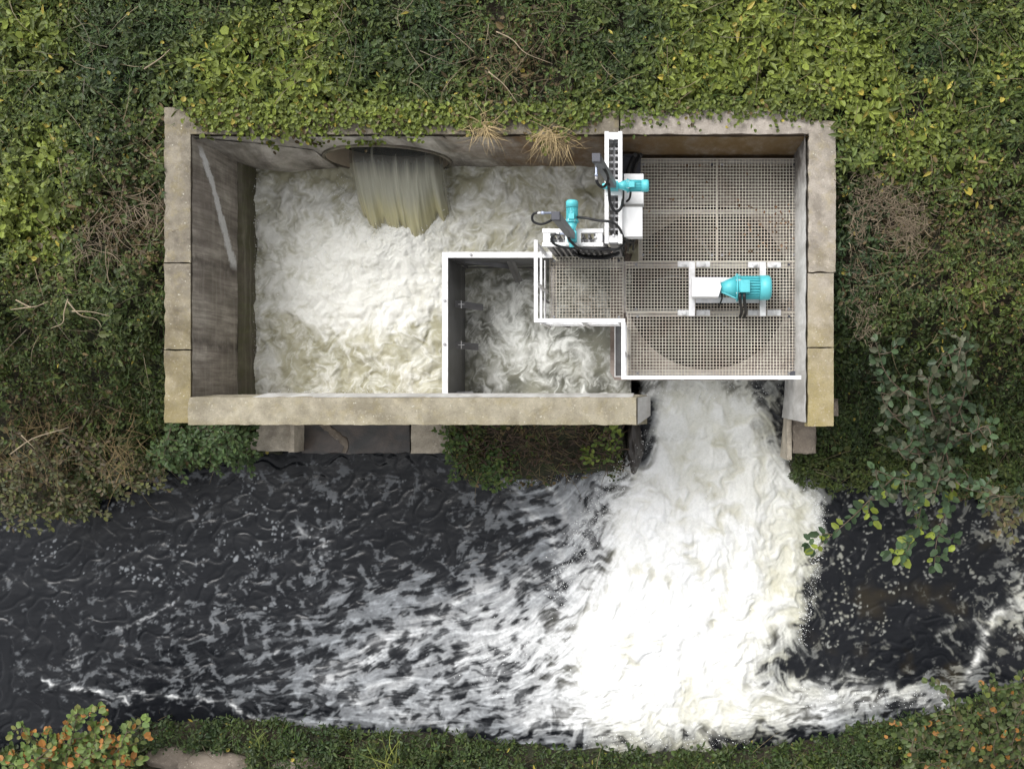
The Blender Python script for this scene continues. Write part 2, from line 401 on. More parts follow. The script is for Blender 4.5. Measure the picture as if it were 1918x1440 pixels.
# ------------------------------------------------------------ rough concrete boxes
def rough_box(name,x0,x1,y0,y1,z0,z1,mat,parent=None,amp=0.006,step=0.06,seed=1,edge=0.0,shear=None,zs=None):
    bm=bmesh.new()
    nx=max(2,int((x1-x0)/step)); ny=max(2,int((y1-y0)/step)); nz=max(2,int((z1-z0)/(zs or step*2)))
    def face(fn,a,b):
        vs=[[bm.verts.new(fn(i/a,j/b)) for j in range(b+1)] for i in range(a+1)]
        for i in range(a):
            for j in range(b): bm.faces.new((vs[i][j],vs[i+1][j],vs[i+1][j+1],vs[i][j+1]))
    lx=lambda t:x0+(x1-x0)*t; ly=lambda t:y0+(y1-y0)*t; lz=lambda t:z0+(z1-z0)*t
    face(lambda s,t:(lx(s),ly(t),z1),nx,ny)
    face(lambda s,t:(lx(s),y0,lz(t)),nx,nz)
    face(lambda s,t:(lx(1-s),y1,lz(t)),nx,nz)
    face(lambda s,t:(x1,ly(s),lz(t)),ny,nz)
    face(lambda s,t:(x0,ly(1-s),lz(t)),ny,nz)
    bmesh.ops.remove_doubles(bm,verts=bm.verts,dist=1e-4)
    co=np.array([v.co[:] for v in bm.verts])
    d=np.stack([fbm(co[:,1]*8+co[:,2]*3,co[:,0]*8+co[:,2]*4,4,seed),fbm(co[:,0]*5+co[:,2]*3,co[:,1]*4,3,seed+7),fbm(co[:,0]*4,co[:,1]*4+co[:,2],3,seed+13)],-1)*amp
    for v,c,dd in zip(bm.verts,co,d):
        e=0
        ex=min(abs(c[0]-x0),abs(c[0]-x1))<1e-3; ey=min(abs(c[1]-y0),abs(c[1]-y1))<1e-3; ez=abs(c[2]-z1)<1e-3
        if (ex or ey) and ez: e=edge
        cx=(x0+x1)/2;cy=(y0+y1)/2
        sh=e*max(0.1,0.45+1.6*dd[0]/max(amp,1e-6))
        v.co=(c[0]+dd[0]*1.5+(sh*(1 if c[0]<cx else -1) if ex else 0),c[1]+dd[1]*1.5+(sh*(1 if c[1]<cy else -1) if ey else 0),c[2]+dd[2]-(sh*0.8 if ez else 0))
        if shear: v.co=shear(v.co)
    me=bpy.data.meshes.new(name); bm.normal_update(); bm.to_mesh(me); bm.free(); me.materials.append(mat)
    o=bpy.data.objects.new(name,me); C.objects.link(o)
    for p in me.polygons: p.use_smooth=True
    if parent:o.parent=parent
    me.set_sharp_from_angle(angle=math.radians(38))
    return o
ZF=-3.9
def quadstrip(name,prof,y0,y1,mat,parent,amp=0.004,seed=0,n=60,axis='y'):
    # profile list of (x,z) swept along y
    P_=[];
    for i in range(len(prof)-1):
        a=Vector((prof[i][0],prof[i][1]));b=Vector((prof[i+1][0],prof[i+1][1])); m_=max(1,int((b-a).length/0.08))
        for j in range(m_): P_.append(a.lerp(b,j/m_))
    P_.append(Vector(prof[-1])); P_=np.array([[p[0],p[1]] for p in P_]); t=np.linspace(y0,y1,n)
    A=P_[:,0][None,:].repeat(n,0);Z=P_[:,1][None,:].repeat(n,0);T=t[:,None].repeat(len(P_),1)
    A=A+fbm(T*5,Z*5,3,seed)*amp*2
    co=np.stack([A,T,Z] if axis=='y' else [T,A,Z],-1).reshape(-1,3)
    k_=len(P_);I,J=np.meshgrid(np.arange(k_-1),np.arange(n-1));a=(J*k_+I).ravel()
    o=np_mesh(name,co,np.stack([a,a+1,a+1+k_,a+k_],-1),mat,None,True,parent)
    o.data.set_sharp_from_angle(angle=math.radians(35)); return o
# left wall
lw=empty('concrete_wall',(0,0,0)); tag(lw,'long lichen spotted concrete wall left of the foaming pool, pale streak down its face','wall')
for a,bb,s in ((PY(201),PY(492),1),(PY(492)-0.006,PY(655),2),(PY(655)-0.006,PY(793),3)):
    rough_box('coping',XL0,XL1+0.002,bb,a,-0.30,0,M['cope_left'],lw,0.006,0.05,s,0.012)
rough_box('core',XL0+0.02,XL1-0.05,YB1+0.02,YT1-0.02,ZF,-0.3,M['face_dark'],lw,0.004,0.3,4)
zl=-1.22; xa=PX(445,zl); xb=PX(452,zl); xc=PX(480,ZP)
quadstrip('inner_face',[(XL1+0.014,-0.012),(XL1+0.06,-0.4),(xa,zl),],YB0,YT0+0.02,M['face_left'],lw,0.006,5,90)
quadstrip('algae_ledge',[(xa,zl),(xb,zl-0.02),(xc,ZP),(xc+0.02,-3.5)],YB0,YT0+0.02,M['face_green'],lw,0.012,8,90)
# bank-side wall
tw=empty('concrete_wall'); tag(tw,'concrete wall along the overgrown bank with round pipe mouth and rusty stains','wall')
for u0,u1,s in ((352,880,1),(881,1160,2),(1161,1519,3)):
    rough_box('coping',PX(u0),PX(u1),YT0,YT1,-0.28,0.0,M['cope_top'] if s==3 else M['cope_left'],tw,0.008,0.05,s+20,0.013)
rough_box('core',XL1-0.1,XR0+0.2,YT0+0.22,YT1-0.02,ZF,-0.28,M['face_dark'],tw,0.004,0.3,4)
cxp=PX(727,-1.17); czp=-1.17; Rp=0.80
def wall_panel(name,x0,x1,z0,z1,y,mat,parent,hole=None,seed=0):
    co=[];fs=[]
    if hole:
        cx,cz,r=hole;N=64;rings=7
        for k_ in range(rings+1):
            for i in range(N):
                t=2*math.pi*i/N+math.pi/4;c,s=math.cos(t),math.sin(t)
                sx=((x1-cx) if c>0 else (cx-x0))/max(abs(c),1e-6); sz=((z1-cz) if s>0 else (cz-z0))/max(abs(s),1e-6)
                R=min(sx,sz); q=k_/rings; rr=r+(R-r)*q
                co.append((cx+c*rr,y,cz+s*rr))
        for k_ in range(rings):
            for i in range(N): a=k_*N+i;b_=k_*N+(i+1)%N; fs.append((a,b_,b_+N,a+N))
    else:
        nx=max(2,int((x1-x0)/0.08));nz=max(2,int((z1-z0)/0.08))
        for j in range(nz+1):
            for i in range(nx+1): co.append((x0+(x1-x0)*i/nx,y,z0+(z1-z0)*j/nz))
        for j in range(nz):
            for i in range(nx): a=j*(nx+1)+i; fs.append((a,a+1,a+nx+2,a+nx+1))
    co=np.array(co); co[:,1]+=fbm(co[:,0]*4,co[:,2]*4,3,seed)*0.012
    return np_mesh(name,co,np.array(fs),mat,None,True,parent)
YI=YT0-0.022
wall_panel('stained_face',XL1-0.05,cxp-0.98,-3.6,-0.01,YI,M['headface'],tw,None,3)
wall_panel('pipe_headwall',cxp-0.98,cxp+0.98,-3.6,-0.01,YI,M['headface'],tw,(cxp,czp,Rp),3)
wall_panel('rusty_face',cxp+0.98,XR0+0.1,-3.6,-0.01,YI,M['headface'],tw,None,3)
# battered corner piece (pale warped render left of the pipe)
co=[];fs=[];N=26
for i in range(N+1):
    t=i/N; x=XL1+(cxp-0.78-XL1)*t
    zt=-0.05-0.62*t**1.3
    off=0.02+0.20*math.sin(math.pi*min(1,t*1.02))**1.2
    for j,q in enumerate((0,0.25,0.5,0.75,1)):
        co.append((x,YI-0.012-off*(2.6*q*(1-q)),zt+(-1.75-zt)*q))
for i in range(N):
    for j in range(4): a=i*5+j; fs.append((a,a+1,a+6,a+5))
co=np.array(co);co[:,1]+=fbm(co[:,0]*3,co[:,2]*3,3,2)*0.02
np_mesh('corner_render',co,np.array(fs),M['headface'],None,True,tw)
# pipe
pp=empty('outlet_pipe',(cxp,YI,czp)); tag(pp,'big round concrete outlet pipe pouring water through the bank side wall','pipe')
mb=MB();N=64
def ringpts(r,y): return [(math.cos(2*math.pi*i/N)*r,y,math.sin(2*math.pi*i/N)*r) for i in range(N)]
prof=[(Rp+0.01,0.03),(Rp+0.008,-0.025),(Rp-0.025,-0.03),(Rp-0.035,-0.01)]
vs=[];
for r,y in prof: vs+=ringpts(r,y)
fs=[]
for k_ in range(len(prof)-1):
    for i in range(N): a=k_*N+i;b_=k_*N+(i+1)%N; fs.append((a,b_,b_+N,a+N))
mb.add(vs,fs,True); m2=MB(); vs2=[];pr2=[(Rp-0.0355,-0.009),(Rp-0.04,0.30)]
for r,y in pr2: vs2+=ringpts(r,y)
m2.add(vs2,[(i,(i+1)%N,(i+1)%N+N,i+N) for i in range(N)],True); m2.build('pipe_recess_lit',M['lit_recess'],pp)  # recess wall split off to carry the painted lit tone
m2=MB(); vs2=[];pr2=[(Rp-0.04,0.301),(Rp-0.16,0.302),(Rp-0.16,1.6)]
for r,y in pr2: vs2+=ringpts(r,y)
m2.add(vs2,[(q*N+i,q*N+(i+1)%N,q*N+(i+1)%N+N,q*N+i+N) for q in range(2) for i in range(N)],True); m2.build('pipe_bore',M['face_dark'],pp)
o=mb.build('pipe_collar',M['face_dark'],pp); o.data.set_sharp_from_angle(angle=math.radians(35))
# right wall
rw=empty('concrete_wall'); tag(rw,'concrete wall right of the grating, yellow with lichen towards the river','wall')
for a,bb,s in ((PY(224),PY(510),1),(PY(510)-0.008,PY(650),2),(PY(650)-0.008,PY(799),3)):
    rough_box('coping',XR0+(0.006 if s==1 else 0),XR1+(0.03 if s==1 else 0),bb,a,-0.28,0,M['cope_right'],rw,0.008 if s==1 else 0.005,0.05,s+40,0.016 if s==1 else 0.007)
rough_box('core',XR0+0.03,XR1-0.03,YB1+0.03,YT1-0.02,ZF,-0.28,M['slab'],rw,0.004,0.3,4)
quadstrip('inner_face',[(XR0-0.020,-0.015),(XR0-0.040,-0.5),(XR0-0.035,-3.6)],YB1+0.03,YT0+0.01,M['face_right'],rw,0.008,5,70)
# river-side wall with splayed end
bw=empty('concrete_wall'); tag(bw,'low straight concrete wall between the pool and the dark river','wall')
def sh_end(c):
    d=max(0.0,min(1.0,(-c.z)/0.5)); t=max(0,min(1,(c.x-(PX(1192)-0.35))/0.35))
    return Vector((c.x+0.13*d*t, c.y-(0.0 if c.y<-0.2 else -0.03*d) , c.z))
rough_box('coping',PX(352),PX(1192),YB1,YB0,-0.45,-0.0,M['cope_bottom'],bw,0.005,0.05,61,0.008,sh_end,0.1)
rough_box('core',PX(352),PX(1192)+0.02,YB1+0.08,YB0+0.03,ZF,-0.45,M['slab'],bw,0.004,0.2,62)
mb=MB(); x0=PX(1192)+0.135
mb.add([(x0-0.12,YB1+0.004,-0.003),(x0-0.12,YB0-0.004,-0.003),(x0+0.022,YB0+0.02,-0.47),(x0+0.022,YB1+0.10,-0.47)],[(0,3,2,1)])
mb.build('pale_end_face',M['face_pale'],bw)
mb=MB(); mb.add([(PX(470),YB0+0.001,-0.035),(PX(1185),YB0+0.001,-0.035),(PX(1185),YB0+0.048,-0.5),(PX(470),YB0+0.048,-0.5)],[(0,1,2,3)])
mb.build('pale_inner_face',M['face_pale'],bw)
# ------------------------------------------------------------ water images
def lic(img,ang,steps=14,step=1.0):
    h,w=img.shape; yy,xx=np.mgrid[0:h,0:w].astype(float); acc=img.copy();n=1
    for sg in (1,-1):
        x=xx.copy();y=yy.copy()
        for k_ in range(steps):
            a=bil(ang,x,y); x+=np.cos(a)*step*sg; y+=np.sin(a)*step*sg
            acc+=bil(img,x,y); n+=1
    return acc/n
def curlfield(u,v,scales,seed,px):
    vx=0;vy=0
    for i,(s_,w_) in enumerate(scales):
        psi=perlin(u/s_,v/s_,seed+i*7); gy,gx=np.gradient(psi)
        m_=np.sqrt((gx**2+gy**2).mean()); vx=vx+w_*gy/m_; vy=vy-w_*gx/m_
    return vx,vy
def advect(vx,vy,steps,dt):
    h,w=vx.shape; y,x=np.mgrid[0:h,0:w].astype(float)
    for _ in range(steps):
        a_=bil(vx,x,y);b_=bil(vy,x,y); x-=a_*dt; y-=b_*dt
    return x,y
# -------- river
us=[-400,0,100,200,300,400,500,600,700,800,900,1000,1100,1200,1300,1400,1480,1530,1560,1600,1700,1800,1900,2300]
D=[
#v,   -400 0   100  200  300  400  500  600  700  800  900  1000 1100 1200 1300 1400 1480 1530 1560 1600 1700 1800 1900 2300
(690,[0,  0,   0,   0,   0,   0,   0,   0,   0,   0,   0,   0,   .5,  .8,  1,   .75, .45, .3,  0,   0,   0,   0,   0,   0]),
(760,[0,  0,   0,   0,   0,   0,   0,   0,   0,   0,   0,   0,   .3,  .85, 1,   .9,  .4,  .3,  0,   0,   0,   0,   0,   0]),
(820,[0,  0,   0,   0,   0,   0,   0,   0,   0,   0,   0,   .1,  .3,  .9,  .9,  1,   .5,  .4,  0,   0,   0,   0,   0,   0]),
(860,[0,  0,   0,   .02, .05, .1,  .15, .15, .15, .15, .2,  .3,  .45, 1,   1,   1,   .9,  .2,  0,   .3,  .2,  .1,  .1,  .1]),
(900,[0,  .0,  .0,  .10, .16, .28, .32, .35, .30, .35, .42, .62, .62, 1,   1,   1,   1,   .5,  .05, .40, .35, .1,  .1,  .1]),
(950,[.02,.0,  .05, .08, .10, .12, .12, .32, .15, .06, .32, .60, .72, 1,   1,   1,   1,   .85, .06, .15, .2,  .35, .5,  .4]),
(1000,[.03,.03,.05, .08, .10, .12, .10, .25, .06, .05, .30, .52, .78, .98, 1,   1,   1,   .9,  .05, .05, .08, .2,  .4,  .4]),
(1050,[.05,.05,.08, .08, .10, .15, .20, .25, .30, .33, .42, .52, .80, 1,   1,   1,   1,   .6,  .06, .10, .05, .05, .3,  .4]),
(1100,[.1,.10, .10, .10, .16, .25, .30, .40, .48, .52, .56, .62, .90, 1,   1,   1,   1,   .4,  .08, .08, .05, .10, .5,  .6]),
(1150,[.1,.15, .12, .16, .28, .35, .40, .45, .55, .66, .82, .86, .97, 1,   1,   1,   .95, .2,  .10, .12, .03, .25, .75, .8]),
(1200,[.1,.15, .15, .16, .30, .35, .42, .50, .60, .72, .82, .90, .97, 1,   1,   1,   .70, .2,  .15, .15, .03, .35, .4,  .5]),
(1250,[.1,.12, .15, .28, .30, .35, .42, .55, .62, .66, .80, .86, 1,   1,   1,   .97, .40, .1,  .12, .10, .10, .45, .3,  .3]),
(1300,[.1,.05, .28, .25, .30, .42, .50, .60, .66, .70, .76, .86, .96, 1,   .95, .92, .88, .85, .85, .85, .80, .50, .3,  .2]),
(1350,[.1,.0,  .08, .10, .10, .15, .30, .55, .62, .72, .62, .90, .92, .95, .92, .92, .85, .80, .6,  .45, .30, .2,  .0,  0]),
(1400,[0, .0,  .0,  .0,  .0,  .0,  .0,  .1,  .1,  .2,  .3,  .50, .65, .75, .65, .35, .1,  .0,  .0,  0,   0,   0,   0,   0]),
(1500,[0]*24)]
vsr=[d[0] for d in D]; Dg=[d[1] for d in D]
pxs=1.7
Ux=np.arange(-60,1980,pxs); Vx=np.arange(690,1460,pxs)
U,V=np.meshgrid(Ux,Vx); ih,iw=U.shape
wx=fbm(U/70,V/70,4,31)*30; wy=fbm(U/70,V/70,4,37)*30
dens=coarse(us,vsr,Dg,U+wx*1.2,V+wy*0.9)
# angle of flow on the image (y down): leftward fan on the left, radial in the plume
an_left=-0.42*sstep(930,1120,V)+0.10*1.0+0.40*sstep(1200,1340,V)
rad=np.arctan2(V-560,(U-1340)*1.25)
swirl=np.clip((U-1480)/120,0,1)*sstep(1240,1300,V)
ang=rad*sstep(900,1120,U)*(1-swirl)+ (np.pi+an_left)*(1-sstep(900,1120,U))
ang=ang*(1-swirl)+(-0.12)*swirl
botm=sstep(1240,1350,V)*sstep(900,1000,U); sp_=sstep(1150,1420,U)
ang=ang*(1-botm)+botm*((np.pi-0.12)*(1-sp_)+(-0.15)*sp_)
ang=ang+fbm(U/90,V/90,3,51)*0.8
dens=dens*(1-0.85*np.exp(-((U-(1214-0.10*(V-740)))/15.0)**2)*sstep(735,760,V)*sstep(885,850,V))
dens=dens*(1-0.10*sstep(1180,1040,U)*sstep(0.4,0.8,dens))
turb=0.35+0.9*sstep(0.1,0.6,dens)
cvx,cvy=curlfield(U,V,((120,1.0),(52,0.8),(20,0.35)),501,pxs)
cw_=0.36+0.30*sstep(960,1120,U)
vx_=cvx*turb*cw_+np.cos(ang)*1.0; vy_=cvy*turb*cw_+np.sin(ang)*1.0
tx,ty=advect(vx_,vy_,5,1.5)
TU=tx*pxs+Ux[0]; TV=ty*pxs+Vx[0]
tx,ty=advect(vx_,vy_,12,1.6)
TU2=tx*pxs+Ux[0]; TV2=ty*pxs+Vx[0]
def cells(sz,st,rot,seed,warp=0.35):
    U,V=TU,TV
    c,s=math.cos(rot),math.sin(rot)
    a=(U*c+V*s)/(sz*st); b_=(-U*s+V*c)/sz
    a=a+fbm(a*0.9,b_*0.9,3,seed)*warp*2; b_=b_+fbm(a*0.9,b_*0.9,3,seed+9)*warp*2
    a=a+fbm(a*3.5,b_*3.5,2,seed+2)*warp*0.5; b_=b_+fbm(a*3.5,b_*3.5,2,seed+5)*warp*0.5
    return worley(a,b_,seed)
f1a,f2a,ida=cells(24,2.0,-0.36,1,0.22); f1b,f2b,_=cells(11,1.8,-0.36,2,0.25)
f1c,f2c,_=cells(50,2.0,-0.36,3,0.2)
net=0.5*f1a+0.30*f1b+0.3*f1c
fib=lic(fbm(U/26,V/26,5,61,0.75)+0.25*RS.randn(ih,iw),ang,5,1.3)
fib=(fib-fib.mean())/fib.std()
fib2=lic(RS.rand(ih,iw),ang,9,1.0); fib2=(fib2-fib2.mean())/fib2.std()
dens=dens*(0.38+0.62*sstep(0.08,0.62,dens))
rdg=ridged(TU2/46,TV2/46,5,521,0.66)
edg=1.1*rdg-(0.35*(f2a-f1a)+0.2*(f2b-f1b))
pat_h=rank01((net-net.mean())/net.std()+0.26*fib+0.14*fib2+0.16*(rdg-rdg.mean())/rdg.std())
pat_l=rank01((edg-edg.mean())/edg.std()+0.25*fib+0.15*fib2)
lw_=sstep(0.15,0.5,dens)
pat=rank01(pat_l*(1-lw_)+pat_h*lw_) if False else (pat_l*(1-lw_)+pat_h*lw_)
big=fbm(U/55,V/55,3,71)
wd=0.04+0.30*dens
cover=sstep(1-dens-wd,1-dens+wd,pat)*(dens>0.01)
lac1,_a,_b=worley(TU/7.5,TV/6.5,61)
foam=cover*(0.22+0.78*np.clip(dens,0,1)**1.4)*(0.9+0.10*fib)*(0.80+0.45*np.clip(lac1,0,0.8))
soft=sstep(0.3,0.8,dens)*(0.17*dens+0.08*fib*dens)   # thin veil of air bubbles
foam=np.maximum(foam,soft)
stk=lic(fbm(U/15,V/15,4,551,0.6),ang,11,1.5); stk=rank01(stk+0.10*fbm(TU/7,TV/7,3,553)+0.02*fib2)
mid_=sstep(0.22,0.5,dens)*sstep(1.0,0.88,dens)
foam=np.clip(foam+mid_*(0.42*sstep(0.66,0.97,stk)*(0.35+0.65*pat_h)-0.10*sstep(0.4,0.1,stk)),0,1)
# solid plume with gentle grey hollows
bil_=np.abs(perlin(TU/70,TV/70,531))+0.5*np.abs(perlin(TU/32,TV/32,533))+0.28*np.abs(perlin(TU/14,TV/14,535))
bilr=rank01(bil_)
hol=sstep(0.1,0.85,bilr)
pl=sstep(0.86,0.98,dens)
foam=np.clip(foam*(1-pl)+pl*np.clip(0.84+0.16*hol-0.42*sstep(0.70,1.0,rank01(big+0.3*rdg))*(1-hol*0.8)+0.02*fib,0.25,1),0,1)
# crest lines (bright thin ridges)
def seg(pts,w,amp=1.0):
    d=np.full(U.shape,1e9); uu=U+wx*0.8+fbm(U/14,V/14,3,77)*9; vv=V+wy*0.8+fbm(U/14,V/14,3,79)*9
    for (a,b_),(c,e) in zip(pts[:-1],pts[1:]):
        dx,dy=c-a,e-b_;t=np.clip(((uu-a)*dx+(vv-b_)*dy)/(dx*dx+dy*dy),0,1)
        d=np.minimum(d,np.hypot(uu-a-t*dx,vv-b_-t*dy))
    return np.exp(-(d/w)**2)*amp*(0.25+0.75*np.clip(fib*0.6+0.6,0,1))
crest=0
for pts,w,a_ in (([(85,1282),(150,1288),(225,1300),(245,1322)],4,.9),([(235,1295),(300,1300),(360,1306),(430,1322),(475,1342)],4,.85),
    ([(480,1340),(560,1348),(700,1365)],3,.5),([(215,1183),(270,1160),(325,1130)],2.5,.5),([(520,1220),(560,1200),(585,1196)],3,.6),
    ([(1918,1100),(1880,1140),(1850,1160),(1848,1205),(1810,1260),(1760,1330)],9,.95),([(1850,1160),(1800,1170),(1760,1195)],6,.6),
    ([(1500,1290),(1600,1275),(1700,1300),(1770,1320)],16,.7),([(140,1240),(145,1200),(135,1190)],3,.5),
    ([(925,890),(960,920),(1000,960),(1040,1000),(1075,1080)],6,.6),([(1000,880),(1040,930),(1060,990),(1120,1030)],7,.6),
    ([(600,1275),(700,1225),(760,1180),(870,1120),(1000,1085),(1140,1060)],22,.62),([(560,980),(590,1000),(610,1040)],5,.5),([(640,1300),(760,1335),(880,1372)],10,.5),
    ([(880,1225),(980,1170),(1120,1130)],16,.5),([(700,1300),(820,1240),(960,1215),(1060,1200)],14,.45),([(1505,895),(1530,950),(1528,1000)],9,.8),([(1480,860),(1505,900)],8,.9)):
    crest=np.maximum(crest,seg(pts,w,a_))
foam=np.maximum(foam,crest*(0.15+0.85*sstep(0.15,0.7,pat)))
# floating flecks
def flecks(sz,seed,thr,r):
    a=U/sz+fbm(U/15,V/15,2,seed)*0.55; b_=V/sz+fbm(U/15+40,V/15,2,seed)*0.55
    f,_,i_=worley(a,b_,seed); i2=(i_*7.3)%1.0
    return sstep(1,0.6,f/(r*(0.35+0.65*i2)))*(i_<thr)
fz=np.clip(coarse([0,300,500,700,900,1100,1500,1560,1700,1918],[850,930,1000,1100,1200,1280,1350],
 [[.2,.3,.3,.3,.2,0,0,.6,.7,.6],[.4,.6,.6,.4,.2,0,0,.6,.8,.9],[.4,.6,.7,.3,.1,0,0,.7,.6,.8],[.3,.4,.5,.2,0,0,0,1,.5,.6],[.2,.2,.2,.1,0,0,0,.9,.2,.4],[.1,.1,.1,0,0,0,0,.5,.1,.1],[0,0,0,0,0,0,0,.1,0,0]],U,V),0,1)
clus=sstep(-0.15,0.5,fbm(U/45,V/45,3,91))
fl=np.maximum(flecks(9,5,0.5,0.36),flecks(15,8,0.35,0.36))*(fz*(0.25+0.9*clus)>0.33+0.0*U)
foam=np.maximum(foam,fl*0.62)
foam=np.clip(foam,0,1)
# murk : aerated beige water under and in the plume
murk=np.clip(pl*0.9+sstep(0.75,1,dens)*0.4,0,1)
cream=np.clip(coarse([1100,1200,1300,1400,1480,1540],[690,780,880,1000,1100,1250,1330,1400],
 [[.2,.4,.4,.6,.8,.8],[.1,.3,.5,.5,.9,.8],[0,.2,.55,.7,.5,.4],[0,0,.05,.3,.75,.7],[0,0,0,.3,.9,.8],[0,0,.1,.35,.8,.6],[.1,.3,.5,.6,.4,.2],[.5,.9,.9,.9,.4,.2]],U,V)+0.25*big,0,1)
darkw=np.array([0.0085,0.0095,0.012]); brownw=np.array([0.030,0.024,0.014]); beige=np.array([0.50,0.48,0.36]); white=np.array([0.90,0.905,0.91]); crm=np.array([0.56,0.545,0.43]); bluegrey=np.array([0.34,0.36,0.385])
lo=darkw[None,None]*(1-murk[...,None])+beige*murk[...,None]
bb_=sstep(0.1,0.6,fbm(U/80,V/80,3,97))*sstep(1450,1650,U)*0.8; lo=lo*(1-bb_[...,None]*(1-murk[...,None]))+brownw*bb_[...,None]*(1-murk[...,None])
qq=sstep(0.50,0.97,dens)[...,None]
hi0=bluegrey*(1-qq)+white*qq
hi0=hi0+(white-hi0)*np.clip(crest,0,1)[...,None]
creammix=(cream*sstep(1040,1180,U)*(0.55+0.45*(1-hol)))[...,None]
hi=hi0*(1-creammix)+crm*creammix
fo=foam[...,None]
rcol=lo*(1-fo)+hi*fo
ralpha=np.clip(foam*1.2+murk*0.4,0,1)
rh=foam*0.018*(0.3+dens)+pl*(0.10*fbm(U/60,V/60,3,101)+0.05*bilr*sstep(0.86,1,dens))+0.005*fib*np.clip(dens,0.0,1)+crest*0.003
wav=lic(fbm(U/16,V/16,4,111,0.6),ang+0.5*np.pi*0+0.3,5,1.5)
rip=fbm(U/26+wx/30,V/17+wy/30,4,113,0.55)
wvr=1-np.abs(perlin(TU/44,TV/36,541))*2; rh=rh+(1-pl)*(0.007*rip+0.016*perlin(TU/60,TV/44,543)-0.008*sstep(0.6,1.0,wvr))
rmX=geo_axis(PX(-55,ZR),PX(1970,ZR),0.0125,60,1.35); rmY=np.arange(PY(1455,ZR),0.30,0.0125)
XX,YY=np.meshgrid(rmX,rmY)
u_=XX*F/(CAMH-ZR)+NU; v_=NV-YY*F/(CAMH-ZR)
# cascade profile in the outlet channel
def casc(x,y):
    t=sstep(0.35,-1.25,y+0.05*fbm(x*3,y*3,2,5)); h=ZR+(1-t)*1.05
    inx=sstep(-0.60,-0.35,x)*sstep(1.80,1.70,x)
    w=sstep(-1.9,-1.2,y)
    return ZR+(h-ZR)*inx+0.10*np.exp(-((x-0.7)**2/0.9+(y+1.7)**2/0.7))
Zc=casc(XX,YY)
k_=(CAMH-Zc)/F; u2=XX/k_+NU; v2=NV-YY/k_
ix=(u2-Ux[0])/pxs; iy=(v2-Vx[0])/pxs
inb=(ix>=0)&(ix<=iw-1)
rep=lambda img: bil(img,np.where(ix<0,np.mod(-ix,400),np.where(ix>iw-1,iw-1-np.mod(ix-iw+1,200),ix)),iy)
colr=np.stack([rep(rcol[...,0]),rep(rcol[...,1]),rep(rcol[...,2]),rep(ralpha)],-1)
Zr=Zc+rep(rh)
mask=(YY<yN(XX)+0.35)&(YY>yS(XX)-0.35)|((XX>-0.75)&(XX<1.9)&(YY<0.27)&(YY>-1.4))
tag(grid_obj('river',rmX,rmY,Zr,M['water'],colr,mask),kind='structure')
